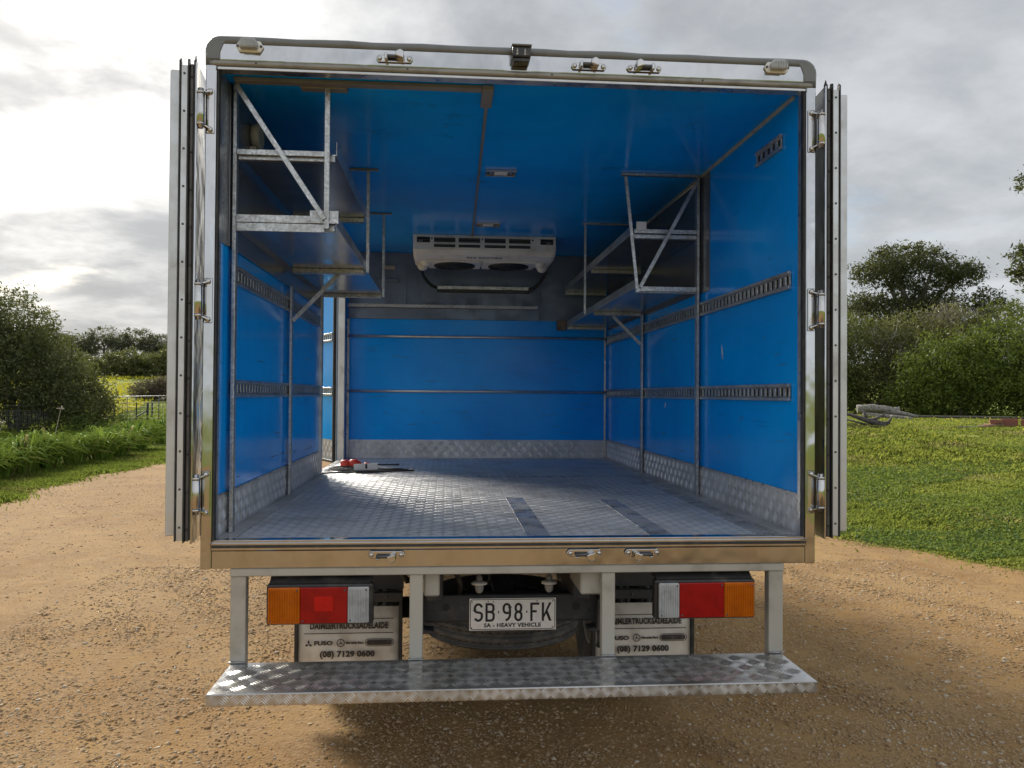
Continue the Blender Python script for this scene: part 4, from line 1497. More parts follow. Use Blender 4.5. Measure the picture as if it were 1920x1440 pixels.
# chassis
for x0, x1 in ((-0.340, -0.275), (0.272, 0.337)):
    o = bx('chassis_rail', 'chassis', truck, x0, x1, 0.36, 6.2, 0.745, 0.930, 0.004)
    bx('rail_bracket', 'beige_paint', o, x0 - 0.006 if x0 < 0 else x0 - 0.02, x1 - 0.012 if x0 < 0 else x1 + 0.006, 0.064, 0.34, 0.838, 0.933, 0.006)
for y in (1.25, 2.45, 3.6):
    bx('chassis_bracing', 'chassis', truck, -0.272, 0.270, y, y + 0.06, 0.70, 0.932, 0.004)
MB().tube([(0.02, 1.45, 0.44), (0.02, 3.0, 0.62), (0.02, 4.4, 0.68)], 0.045, 10).lathe([(0.05, 4.2), (0.2, 4.3), (0.24, 4.8), (0.28, 5.6), (0.1, 5.9)], 14, 'y', (0.02, 0, 0.72)).build('drive_shaft', 'chassis', truck)
for s in (-1, 1):
    bx('side_tank', 'under_dark', truck, *sorted((s * 0.42, s * 0.86)), 2.6, 3.5, 0.55, 0.90, 0.04, seg=3)
cm = bx('cross_member', 'chassis', truck, -0.362, 0.425, 0.475, 0.54, 0.628, 0.742, 0.005)
hl = MB()
for x, z, r_ in ((-0.262, 0.69, 0.016), (0.300, 0.688, 0.018), (-0.32, 0.675, 0.004), (0.36, 0.67, 0.005), (0.345, 0.71, 0.004)):
    hl.lathe([(r_, 0.4742), (0.0, 0.4742)], 14, 'y', (x, 0, z), cap=False)
hl.build('bolt_hole', 'dark_slot', cm)
bx('lower_flange', 'chassis', cm, -0.362, 0.425, 0.50, 0.60, 0.616, 0.6275, 0.002)
for s, x in ((-1, -0.368), (1, 0.395)):
    pf = [(0.0, 0.598), (0.055, 0.598), (0.055, 0.612), (0.014, 0.615), (0.012, 0.735), (0.0, 0.742)]
    MB().prism([(x - s * 0.0 + (-s) * q[0] * -1 * -1 if False else x + (-s) * q[0], q[1]) for q in pf], 'y', 0.40, 0.4745).build('tow_bracket', 'chassis', cm, 0.003)
MB().tube([(0.40, 0.44, 0.60), (0.402, 0.44, 0.55), (0.395, 0.445, 0.52)], 0.014, 8).build('tow_pin', 'chassis', cm)
bx('under_floor', 'under_dark', truck, -1.0, 1.0, 0.0705, 3.9, 0.936, 0.968, 0)
for k, y in enumerate((0.62, 1.02, 1.9, 2.6, 3.3)):
    bx('floor_bearer', 'chassis', truck, -0.98, 0.98, y, y + 0.05, 0.9312, 0.9357, 0.002)
MB().tube([(-0.31, 0.36, 0.93), (-0.27, 0.34, 0.90), (-0.22, 0.36, 0.86), (-0.20, 0.42, 0.80), (-0.205, 0.5, 0.74)], 0.011, 8).build('wiring_loom', 'rubber', truck)
MB().tube([(-0.46, 0.5, 0.93), (-0.455, 0.45, 0.86), (-0.43, 0.5, 0.80), (-0.42, 0.7, 0.76)], 0.013, 8).build('wiring_loom', 'rubber', truck)
MB().tube([(0.40, 0.6, 0.92), (0.47, 0.62, 0.90), (0.58, 0.65, 0.86), (0.70, 0.70, 0.84)], 0.010, 8).build('wiring_loom', 'rubber', truck)
MB().tube([(-0.55, 0.6, 0.925), (-0.48, 0.62, 0.90), (-0.40, 0.66, 0.87)], 0.009, 8).build('wiring_loom', 'rubber', truck)


# number plate
def ribbon(mb, pts, t, y):
    """flat stroke of width t along pts (x, z), mitred corners"""
    P = [Vector((a, b)) for a, b in pts]
    closed = (P[0] - P[-1]).length < 1e-6
    if closed:
        P = P[:-1]
    n = len(P)
    L, Rr = [], []
    for i, p in enumerate(P):
        a = P[i - 1] if (i > 0 or closed) else None
        b = P[(i + 1) % n] if (i < n - 1 or closed) else None
        d1 = (p - a).normalized() if a is not None else None
        d2 = (b - p).normalized() if b is not None else None
        if d1 is None: d1 = d2
        if d2 is None: d2 = d1
        nn = (Vector((-d1.y, d1.x)) + Vector((-d2.y, d2.x)))
        nn.normalize()
        k = 1 / max(0.5, nn.dot(Vector((-d1.y, d1.x))))
        L.append(p + nn * t / 2 * k)
        Rr.append(p - nn * t / 2 * k)
    v = [(q.x, y, q.y) for q in L] + [(q.x, y, q.y) for q in Rr]
    f = [(i, (i + 1) % n, n + (i + 1) % n, n + i) for i in range(n if closed else n - 1)]
    mb.add(v, f)


def arcp(cx, cz, rx, rz, a0, a1, n=6):
    return [(cx + rx * math.cos(R(a0 + (a1 - a0) * k / n)), cz + rz * math.sin(R(a0 + (a1 - a0) * k / n))) for k in range(n + 1)]


def plate():
    px0, px1, pz0, pz1 = -0.162, 0.211, 0.592, 0.728
    o = bx('number_plate', 'plate_white', truck, px0, px1, 0.462, 0.4655, pz0, pz1, 0.0)
    # rounded black border line
    r_, ins = 0.010, 0.0045
    a, b, c, d = px0 + ins, px1 - ins, pz0 + ins, pz1 - ins
    ring = arcp(b - r_, d - r_, r_, r_, 0, 90) + arcp(a + r_, d - r_, r_, r_, 90, 180) + arcp(a + r_, c + r_, r_, r_, 180, 270) + arcp(b - r_, c + r_, r_, r_, 270, 360)
    m = MB()
    ribbon(m, ring[:-1] + [ring[0]], 0.0028, 0.4612)
    m.build('border', 'ink', o)
    U = 0.372 / 1570.0
    X = lambda u: px0 + (u - 185) * U
    Z = lambda v: pz1 - (v - 588) * (0.136 / 575.0)
    t = 0.0098
    h = t / 2
    y = 0.4610
    m = MB()

    def cell(u0, u1):
        return X(u0) + h, X(u1) - h, Z(1005) + h, Z(670) - h
    x0, x1, z0, z1 = cell(262, 432)      # S
    rx, rz = (x1 - x0) / 2, 0.017
    xm, zm = (x0 + x1) / 2, (z0 + z1) / 2
    S = [(x1, z1 - rz + 0.004)] + arcp(xm, z1 - rz, rx, rz, 25, 180, 8) + [(x0, zm + 0.011)] + arcp(xm, zm + 0.011, rx, 0.011, 180, 250, 4)
    S += arcp(xm, zm - 0.011, rx, 0.011, 70, 0, 4) + arcp(xm, z0 + rz, rx, rz, 0, -155, 8)
    ribbon(m, S, t, y)
    x0, x1, z0, z1 = cell(475, 645)      # B
    zm = (z0 + z1) / 2 + 0.002
    m.add([(x0 - h, y, z0 - h), (x0 + h, y, z0 - h), (x0 + h, y, z1 + h), (x0 - h, y, z1 + h)], [(0, 1, 2, 3)])
    ribbon(m, [(x0 + h, z1)] + arcp(x1 - 0.013, z1 - 0.013, 0.012, 0.013, 90, 0) + arcp(x1 - 0.013, zm + 0.012, 0.012, 0.012, 0, -90) + [(x0 + h, zm)], t, y)
    ribbon(m, [(x1 - 0.012, zm - t * 0.1)] + arcp(x1 - 0.012, zm - 0.012, 0.012, 0.010, 78, 0) + arcp(x1 - 0.012, z0 + 0.013, 0.012, 0.013, 0, -90) + [(x0 + h, z0)], t, y + 0.0001)
    x0, x1, z0, z1 = cell(785, 940)      # 9
    xm = (x0 + x1) / 2
    rx = (x1 - x0) / 2
    zz = (z0 + z1) / 2
    ribbon(m, [(x1, z1 - 0.016)] + arcp(xm, z1 - 0.016, rx, 0.016, 0, 180, 9) + arcp(xm, zz + 0.010, rx, 0.014, 180, 290, 6) + [(x1 - h, zz - 0.0025)], t, y)
    ribbon(m, [(x1, z1 - 0.016), (x1, zz - 0.010)] + arcp(x1 - 0.026, zz - 0.012, 0.026, 0.024, -8, -72, 6), t, y + 0.0001)
    x0, x1, z0, z1 = cell(998, 1150)     # 8
    xm = (x0 + x1) / 2
    rx = (x1 - x0) / 2
    zm = (z0 + z1) / 2 + 0.001
    o8 = arcp(xm, z1 - 0.015, rx - 0.001, 0.015, 0, 180, 9) + arcp(xm, zm + 0.014, rx - 0.001, 0.014, 180, 360, 9)
    ribbon(m, o8[:-1] + [o8[0]], t, y)
    o8 = arcp(xm, zm - 0.014, rx, 0.014, 0, 180, 9) + arcp(xm, z0 + 0.015, rx, 0.015, 180, 360, 9)
    ribbon(m, o8[:-1] + [o8[0]], t, y + 0.0001)
    x0, x1, z0, z1 = cell(1290, 1455)    # F
    m.add([(x0 - h, y, z0 - h), (x0 + h, y, z0 - h), (x0 + h, y, z1 + h), (x0 - h, y, z1 + h)], [(0, 1, 2, 3)])
    zm = (z0 + z1) / 2 + 0.002
    for xa, za in ((x1 + h, z1), (x1 - 0.006, zm)):
        m.add([(x0 + h, y, za - h), (xa, y, za - h), (xa, y, za + h), (x0 + h, y, za + h)], [(0, 1, 2, 3)])
    x0, x1, z0, z1 = cell(1500, 1670)    # K
    m.add([(x0 - h, y, z0 - h), (x0 + h, y, z0 - h), (x0 + h, y, z1 + h), (x0 - h, y, z1 + h)], [(0, 1, 2, 3)])
    zm = (z0 + z1) / 2
    m.add([(x0 + h, y, zm - 0.010), (x1 - h * 0.8, y, z1 + h), (x1 + h * 1.4, y, z1 + h), (x0 + h, y, zm - 0.010 - 0.0145 + 0.020 - 0.022)], [(0, 1, 2, 3)])
    m.add([(x0 + h + 0.006, y + 0.0001, zm - 0.002), (x0 + h + 0.014, y + 0.0001, zm + 0.010), (x1 + h * 1.5, y + 0.0001, z0 - h), (x1 - h * 0.8, y + 0.0001, z0 - h)], [(0, 1, 2, 3)])
    for u in (712, 1225):                # separators
        cx, cz = X(u), Z(835)
        m.add([(cx - 0.0034, y, cz), (cx, y, cz - 0.0070), (cx + 0.0034, y, cz), (cx, y, cz + 0.0070)], [(0, 1, 2, 3)])
    for (u, v_) in ((233, 645), (525, 645), (1413, 640), (1703, 640), (228, 1117), (1698, 1112), (618, 648)):
        m.lathe([(0.0028, y), (0.0, y)], 8, 'y', (X(u), 0, Z(v_)), cap=False)
    m.build('registration', 'ink', o)
    text_obj('lettering', 'SA - HEAVY VEHICLE', 0.0235, 'ink', o, (X(967), 0.4612, Z(1075)), 1.08, 90, spacing=1.06, depth=0.0002, bold=0.0009)
    return o


plate()


def plate_lamp(x):
    y = 0.425
    o = MB().lathe([(0.014, 0.812), (0.014, 0.830), (0.008, 0.834), (0.008, 0.936)], 14, 'z', (x, y, 0)).build('plate_lamp', 'conduit', truck)
    MB().lathe([(0.0, 0.8118), (0.022, 0.8118), (0.034, 0.806), (0.034, 0.800), (0.0, 0.800)], 18, 'z', (x, y, 0)).build('lamp_flange', 'white_plastic', o)
    MB().lathe([(0.019, 0.7998), (0.019, 0.785), (0.016, 0.770), (0.009, 0.762), (0, 0.760)], 16, 'z', (x, y, 0)).build('lamp_dome', 'lens_clear', o)
    MB().tube([(x + 0.014, y, 0.855), (x + 0.032, y, 0.85), (x + 0.042, y, 0.83), (x + 0.036, y, 0.81), (x + 0.02, y, 0.806)], 0.0035, 6).build('lamp_cable', 'rubber', o)


plate_lamp(-0.122)
plate_lamp(0.176)


# wheels
def tyre_profile(Rr, w, rim):
    h = w / 2
    p = [(rim, -h * 0.72), (rim + 0.02, -h * 0.86), (Rr - 0.075, -h), (Rr - 0.030, -h * 0.97), (Rr - 0.008, -h * 0.86)]
    for g in (-0.34, -0.115, 0.115, 0.34):
        p += [(Rr, (g - 0.045) * w), (Rr - 0.014, (g - 0.035) * w), (Rr - 0.014, (g + 0.035) * w), (Rr, (g + 0.045) * w)] if abs(g) < 0.4 else []
    p += [(Rr - 0.008, h * 0.86), (Rr - 0.030, h * 0.97), (Rr - 0.075, h), (rim + 0.02, h * 0.86), (rim, h * 0.72)]
    return p


def tread_lugs(mb, Rr, w, axis, at, n=64):
    """short sipes along the groove edges"""
    for g in (-0.28, -0.05, 0.05, 0.28):
        for k in range(n):
            t = 2 * math.pi * k / n
            c, s = math.cos(t), math.sin(t)
            tx, ty = -s, c
            h0, h1 = (g - 0.012) * w, (g + 0.012) * w
            r0, r1 = Rr - 0.004, Rr + 0.0012
            q = []
            for rr in (r1,):
                for (hh, dd) in ((h0, -0.008), (h0, 0.008), (h1, 0.008), (h1, -0.008)):
                    a, b = rr * c + tx * dd, rr * s + ty * dd
                    q.append((a + at[0], b + at[1], hh + at[2]) if axis == 'z' else (hh + at[0], a + at[1], b + at[2]))
            mb.add(q, [(0, 1, 2, 3)])


def wheel(name, axis, at, Rr=0.39, w=0.205, parent=truck):
    o = MB().lathe(tyre_profile(Rr, w, 0.215), 56, axis, at, cap=False).build(name, 'tyre', parent)
    m = MB()
    tread_lugs(m, Rr, w, axis, at)
    m.build('tread_sipes', 'dark_slot', o)
    MB().lathe([(0.215, -0.07), (0.20, -0.06), (0.19, 0.0), (0.11, 0.03), (0.08, 0.05), (0.0, 0.05)], 32, axis, at, cap=False).build('rim', 'beige_paint', o)
    return o


wheel('spare_wheel', 'z', (0.022, 1.135, 0.505), 0.395, 0.205)
bx('spare_carrier', 'chassis', truck, -0.03, 0.07, 0.80, 1.5, 0.614, 0.640, 0.003)
for s in (-1, 1):
    for xx in (0.62, 0.855):
        wheel('wheel', 'x', (s * xx, 1.60, 0.402), 0.39, 0.20)
    wheel('wheel', 'x', (s * 0.86, 5.0, 0.402), 0.39, 0.21)
MB().tube([(-0.95, 1.60, 0.40), (0.95, 1.60, 0.40)], 0.06, 12).lathe([(0.05, 1.45), (0.15, 1.52), (0.17, 1.6), (0.15, 1.68), (0.05, 1.75)], 16, 'y', (0.05, 0, 0.40)).build('rear_axle', 'chassis', truck)
for s in (-1, 1):
    lf = MB()
    for k in range(4):
        hl_ = 0.62 - 0.12 * k
        lf.tube([(s * 0.42, 1.60 - hl_, 0.60 - 0.016 * k), (s * 0.42, 1.60 - hl_ * .5, 0.545 - 0.018 * k), (s * 0.42, 1.60, 0.525 - 0.019 * k), (s * 0.42, 1.60 + hl_ * .5, 0.545 - 0.018 * k), (s * 0.42, 1.60 + hl_, 0.60 - 0.016 * k)], 0.022, 6)
    lf.build('leaf_spring', 'chassis', truck)
MB().tube([(-0.85, 5.0, 0.38), (0.85, 5.0, 0.38)], 0.045, 10).build('front_axle', 'chassis', truck)


def mud_flap(x0, x1, tilt):
    yf = 1.0
    o = MB()
    # gently bowed rubber sheet
    n = 10
    v, f = [], []
    for i in range(n + 1):
        t = i / n
        x = x0 + (x1 - x0) * t
        for z in (0.16, 0.36, 0.562):
            bow = 0.012 * math.sin(math.pi * t) * (0.6 - z) * 2
            v.append((x, yf - bow, z))
    for i in range(n):
        for j in range(2):
            a = i * 3 + j
            f.append((a, a + 3, a + 4, a + 1))
    o.add(v, f, True)
    e = o.build('mud_flap', 'flap_white', truck)
    md = e.modifiers.new('thick', 'SOLIDIFY')
    md.thickness = 0.006
    md.offset = -1 if False else 1
    cx = (x0 + x1) / 2
    bx('flap_edge', 'rubber', e, x0 - 0.018, x0 - 0.001, yf - 0.012, yf + 0.012, 0.16, 0.585, 0.002)
    bx('flap_edge', 'rubber', e, x1 + 0.001, x1 + 0.018, yf - 0.012, yf + 0.012, 0.16, 0.585, 0.002)
    b_ = bx('flap_bar', 'chassis', e, x0 - 0.018, x1 + 0.018, yf - 0.016, yf + 0.02, 0.5855, 0.632, 0.003)
    sm = MB()
    for k in range(4):
        screw(sm, (x0 + 0.06 + k * (x1 - x0 - 0.12) / 3, yf - 0.0162, 0.609), 'y', 0.008, 0.005)
    sm.build('screws', 'fin_dark', e)
    yt = yf - 0.0175
    mk = MB()
    for z in (0.5075, 0.4385):
        mk.box(x0 + 0.030, x1 - 0.025, yt - 0.0012, yt, z - 0.0017, z + 0.0017)
    # row of makers' marks
    zr = 0.392
    mx = x0 + 0.052
    for ang in (90, 210, 330):
        d = (math.cos(R(ang)), math.sin(R(ang)))
        p = (-d[1], d[0])
        q = [(mx, zr - 0.004)]
        q.append((mx + d[0] * 0.010 + p[0] * 0.0062, zr - 0.004 + d[1] * 0.010 + p[1] * 0.0062))
        q.append((mx + d[0] * 0.020, zr - 0.004 + d[1] * 0.020))
        q.append((mx + d[0] * 0.010 - p[0] * 0.0062, zr - 0.004 + d[1] * 0.010 - p[1] * 0.0062))
        mk.add([(a, yt - 0.0012, b) for a, b in q], [(0, 1, 2, 3)])
    sx_ = x0 + 0.205
    ring = arcp(sx_, zr, 0.0175, 0.0175, 0, 360, 24)
    ribbon(mk, ring[:-1] + [ring[0]], 0.0042, yt - 0.0012)
    for ang in (90, 210, 330):
        d = (math.cos(R(ang)), math.sin(R(ang)))
        p = (-d[1] * 0.0030, d[0] * 0.0030)
        mk.add([(sx_ + p[0], yt - 0.0013, zr + p[1]), (sx_ + d[0] * 0.016, yt - 0.0013, zr + d[1] * 0.016), (sx_ - p[0], yt - 0.0013, zr - p[1])], [(0, 1, 2)])
    ov0, ov1, rr = x1 - 0.160, x1 - 0.024, 0.017
    ring = arcp(ov1 - rr, zr, rr, rr, -90, 90, 10) + arcp(ov0 + rr, zr, rr, rr, 90, 270, 10)
    ribbon(mk, ring + [ring[0]], 0.0030, yt - 0.0012)
    rr = 0.0125
    ring = arcp(ov1 - 0.018, zr, rr, rr, -90, 90, 10) + arcp(ov0 + 0.018, zr, rr, rr, 90, 270, 10)
    mk.add([(a, yt - 0.0012, b) for a, b in ring], [tuple(range(len(ring)))])
    mk.build('printed_mark', 'flap_ink', e)
    text_obj('lettering', 'DAIMLERTRUCKSADELAIDE', 0.040, 'flap_ink', e, (cx + 0.003, yt - 0.0012, 0.4735), 0.735, 90, depth=0.0006, bold=0.0020, spacing=1.04)
    text_obj('lettering', 'FUSO', 0.027, 'flap_ink', e, (x0 + 0.122, yt - 0.0012, zr - 0.001), 1.35, 90, depth=0.0006, bold=0.0013)
    text_obj('lettering', 'Mercedes-Benz', 0.017, 'flap_ink', e, (x0 + 0.272, yt - 0.0012, zr), 0.80, 90, depth=0.0006, bold=0.0007)
    text_obj('lettering', '(08) 7129 0600', 0.038, 'flap_ink', e, (cx - 0.005, yt - 0.0012, 0.337), 1.06, 90, depth=0.0006, bold=0.0020, spacing=1.05)
    bx('inner_guard', 'under_dark', e, x0 - 0.02, x1 + 0.02, yf + 0.05, yf + 0.058, 0.633, 0.934, 0.002)
    return e


mud_flap(-0.975, -0.492, 0)
mud_flap(0.484, 0.968, 0)

# ---- cab ahead of the box
def cab():
    prof = [(4.15, 0.62), (4.15, 2.30), (4.30, 2.42), (5.25, 2.38), (5.55, 2.20), (5.86, 1.35), (5.90, 0.75), (5.82, 0.45), (5.45, 0.45), (5.40, 0.66), (5.28, 0.82), (5.0, 0.90), (4.72, 0.82), (4.58, 0.62)]
    c = MB().prism(prof, 'x', -0.98, 0.98).build('cab', 'white_plastic', truck, 0.05, seg=3)
    MB().prism([(5.605, 2.10), (5.615, 2.10), (5.85, 1.42), (5.84, 1.42)], 'x', -0.86, 0.86).build('windscreen', 'dark_slot', c)
    for s in (-1, 1):
        MB().prism([(4.55, 1.50), (5.62, 1.50), (5.44, 2.15), (4.55, 2.18)], 'x', *sorted((s * 0.983, s * 0.989))).build('side_window', 'dark_slot', c)
        MB().tube([(s * 0.98, 5.55, 1.95), (s * 1.08, 5.66, 1.98), (s * 1.10, 5.66, 1.45), (s * 0.99, 5.66, 1.30)], 0.012, 8).build('mirror_arm', 'black_plastic', c)
        bx('mirror', 'black_plastic', c, *sorted((s * 0.995, s * 1.13)), 5.62, 5.68, 1.55, 1.88, 0.02, seg=2)
    bx('engine_cover', 'under_dark', c, -0.60, 0.60, 4.3, 5.7, 0.34, 0.60, 0.03)


cab()

# ---- extension cord lying by the side door
cord = empty('extension_cord', (-0.82, 2.72, FL + 0.004), 'coiled black extension cord with red plugs on the checker-plate floor', 'extension cord')
mb = MB()
for k in range(5):
    a, b = 0.285 - 0.030 * k + random.uniform(-.02, .02), 0.125 - 0.020 * k
    pts = []
    for i in range(28):
        t = 2 * math.pi * i / 28
        sq = 1 + 0.12 * math.sin(3 * t + k)
        pinch = 1.0 - 0.75 * max(0, math.cos(t)) ** 2
        pts.append((a * math.cos(t) + 0.012 * math.sin(5 * t + k), b * math.sin(t) * sq * pinch + random.uniform(-.003, .003) - 0.01 * k, 0.007 + 0.010 * (k % 3) * (0.3 + 0.7 * max(0.0, -math.cos(t))) + 0.002 * math.sin(2 * t + k)))
    mb.tube(pts, 0.0052, 6, True)
mb.tube([(0.30, -0.02, 0.01), (0.33, -0.05, 0.008), (0.20, -0.12, 0.007), (-0.02, -0.17, 0.007), (-0.22, -0.22, 0.007), (-0.27, -0.26, 0.007)], 0.0062, 6)
mb.tube([(0.22, 0.03, 0.04), (0.02, 0.15, 0.03), (-0.10, 0.20, 0.025)], 0.0062, 6)
mb.build('cable', 'rubber', cord)
for (x, y, z, r_) in ((-0.175, 0.20, 0.030, 0.030), (-0.112, 0.21, 0.032, 0.031), (-0.02, 0.20, 0.022, 0.019)):
    MB().lathe([(r_ * 0.72, -r_ * 1.1), (r_, -r_ * 0.8), (r_, r_ * 0.5), (r_ * 0.62, r_), (r_ * 0.4, r_ * 1.6), (0, r_ * 1.6)], 14, 'x', (x, y, z)).build('plug', 'red_plug', cord)
tg = MB().prism([(-0.075, 0.012), (0.085, 0.020), (0.083, 0.064), (-0.080, 0.056)], 'y', -0.123, -0.120).build('cord_tag', 'white_tag', cord)
bx('tag_print', 'ink', tg, 0.0, 0.014, -0.1245, -0.1232, 0.026, 0.056, 0)

# ------------------------------------------------------------------ plants and yard things
def strap_clump(name, x, y, rad, hgt, n, label, group=None, stalks=0):
    z0 = gh(x, y)
    e = empty(name, (x, y, z0), label, 'plant', group)
    seg = 6
    a = RNG.uniform(0, 2 * np.pi, n)
    b0 = RNG.uniform(0, 0.30, n) * rad
    bx_, by_ = np.cos(a) * b0, np.sin(a) * b0
    aa = a + RNG.normal(0, 0.5, n)
    reach = rad * RNG.uniform(0.35, 1.05, n)
    top = hgt * RNG.uniform(0.55, 1.1, n) * (1.1 - 0.35 * reach / rad)
    droop = RNG.uniform(0.2, 0.75, n)
    w = 0.020 * RNG.uniform(0.8, 1.3, n) + 0.007
    ts = np.linspace(0, 1, seg)
    rows = []
    for t in ts:
        rr = reach * (t ** 1.25)
        zz = top * (np.sin(np.minimum(t * 1.25, 1.0) * np.pi / 2) - droop * np.maximum(t - 0.55, 0) ** 1.4 * 1.6)
        wid = w * (1 - 0.92 * max(t - 0.35, 0) / 0.65) * (0.6 + 0.8 * min(t * 2.5, 1) * 0.5)
        cx, cy = bx_ + np.cos(aa) * rr, by_ + np.sin(aa) * rr
        sx, sy = -np.sin(aa) * wid, np.cos(aa) * wid
        rows.append(np.stack([np.stack([cx - sx, cy - sy, zz + 0.005], -1), np.stack([cx, cy, zz - wid * 0.35], -1), np.stack([cx + sx, cy + sy, zz + 0.005], -1)], 1))
    V = np.stack(rows, 1)                       # n, seg, 3, 3
    base = (np.arange(n) * seg * 3)[:, None, None, None]
    s = np.arange(seg - 1)[None, :, None, None] * 3
    q = np.arange(2)[None, None, :, None]
    idx = base + s + q + np.array([0, 1, 4, 3])[None, None, None, :]
    t = RNG.uniform(0, 1, n)[:, None]
    c = (1 - t) * np.array((0.085, 0.165, 0.026)) + t * np.array((0.26, 0.36, 0.065))
    dead = RNG.uniform(0, 1, n) > 0.95
    c[dead] = (0.24, 0.19, 0.09)
    np_mesh('leaves', V.reshape(-1, 3), 4, idx.ravel(), 'strap', np.repeat(c, seg * 3, 0), e, smooth=True)
    for k in range(stalks):
        aa_ = random.uniform(0, 6.28)
        q_ = Vector((math.cos(aa_) * rad * .35, math.sin(aa_) * rad * .35, hgt * random.uniform(1.35, 1.75)))
        m = MB().tube([(0, 0, 0), q_ * 0.5 + Vector((0.02, 0, 0.1)), q_], [0.007, 0.006, 0.004], 5)
        m.build('flower_stalk', 'cream', e)
        hm = MB()
        for j in range(16):
            d = Vector((random.gauss(0, 1), random.gauss(0, 1), random.gauss(0.4, .8))).normalized() * random.uniform(.05, .09)
            hm.tube([q_, q_ + d], [0.003, 0.006], 4)
        hm.build('seed_head', 'cream', e)
    return e


ORD = ('nearest', 'second', 'third', 'fourth', 'fifth', 'sixth', 'seventh', 'eighth', 'ninth', 'tenth', 'eleventh', 'twelfth', 'thirteenth', 'fourteenth', 'fifteenth', 'sixteenth')
for i, y in enumerate(np.arange(9.2, 18.6, 1.08)):
    strap_clump('agapanthus', -8.28 - 0.028 * (y - 9) + random.uniform(-.16, .16), float(y) + random.uniform(-.1, .1), random.uniform(0.66, 0.82), random.uniform(0.66, 0.90), 170, ORD[i] + ' strappy clump from the camera in the front row along the verge', 'strappy clumps along the verge', 1 if i in (5, 9) else 0)
for i, y in enumerate(np.arange(9.9, 18.2, 1.25)):
    strap_clump('agapanthus', -9.05 - 0.03 * (y - 9) + random.uniform(-.15, .15), float(y), 0.75, random.uniform(0.60, 0.72), 110, ORD[i] + ' strappy clump from the camera in the back row along the verge', 'strappy clumps along the verge', 1 if i == 3 else 0)
strap_clump('agapanthus', -8.80, 19.9, 0.98, 0.90, 240, 'round strappy clump standing apart beyond the end of the verge row', None, 0)
strap_clump('agapanthus', -9.15, 23.2, 1.0, 0.98, 220, 'farthest strappy clump, half hidden by the folded left rear door', None, 1)


# wire fence behind the verge
def wire_fence():
    e = empty('wire_fence', (-15.4, 27.0, 0.0), 'wire mesh fence with dark posts behind the verge plants', 'fence')
    org = Vector(e.location)
    line = [Vector((-17.6, 14.0, 0)), Vector((-16.2, 26.6, 0)), Vector((-15.2, 32.0, 0)), Vector((-14.85, 37.8, 0))]

    def at(t):
        seg = t * (len(line) - 1)
        i = min(int(seg), len(line) - 2)
        p = line[i].lerp(line[i + 1], seg - i)
        p.z = gh(p.x, p.y)
        return p - org
    for t in (0.0, 0.2, 0.42, 0.62, 0.80, 0.93):
        p = at(t)
        MB().bar(p - Vector((0, 0, .2)), p + Vector((0, 0, 1.16)), 0.04, 0.04).build('post', 'post_black', e)
    p = at(1.0)
    MB().tube([p - Vector((0, 0, .2)), p + Vector((0, 0, 1.12))], 0.055, 10).build('post', 'post_black', e)
    g = at(0.955)
    MB().tube([p + Vector((0, 0, 0.75)), Vector((g.x - 0.9, g.y - 0.2, g.z + 0.02))], 0.035, 8).build('brace', 'post_black', e)
    for h in (0.12, 0.27, 0.42, 0.58, 0.74, 0.90, 1.08):
        MB().tube([at(k / 24) + Vector((0, 0, h + 0.008 * math.sin(k * 1.9 + h * 9))) for k in range(25)], 0.0065, 4).build('wire', 'wire', e)
    m = MB()
    for k in range(150):
        b = at(k / 150)
        m.tube([b + Vector((0, 0, .10)), b + Vector((random.uniform(-.02, .02), 0, .91))], 0.0045, 3)
    tag(m.build('stay_wires', 'wire', e), kind='stuff')
    return e


wire_fence()


def far_gate():
    e = empty('field_gate', (-17.3, 44.0, gh(-17.3, 44.0)), 'pale tube-framed mesh gate in the paddock beyond the fence', 'gate')
    y = 0
    MB().tube([(-2.6, 0, 1.33), (4.2, 0.4, 1.50)], 0.03, 8).build('top_rail', 'wire', e)
    MB().tube([(-2.6, 0, 0.14), (4.2, 0.4, 0.20)], 0.02, 8).build('bottom_rail', 'wire', e)
    for k in range(5):
        x = -2.6 + k * 1.7
        MB().tube([(x, 0.06 * k, 0.05), (x, 0.06 * k, 1.33 + 0.0425 * k)], 0.022, 8).build('stile', 'wire', e)
    m = MB()
    for h in (0.35, 0.55, 0.78, 1.02):
        m.tube([(-2.6, 0, h), (4.2, 0.4, h + 0.1)], 0.008, 4)
    for k in range(34):
        x = -2.6 + 0.2 * k
        m.tube([(x, 0.012 * k, 0.16), (x, 0.012 * k, 1.33 + 0.005 * k)], 0.006, 3)
    tag(m.build('gate_mesh', 'wire', e), kind='stuff')
    MB().tube([(-0.10 - 0.05, 1.8, -0.2), (-0.15, 1.8, 1.05)], 0.05, 8).build('gate_post', 'post_black', e)


far_gate()

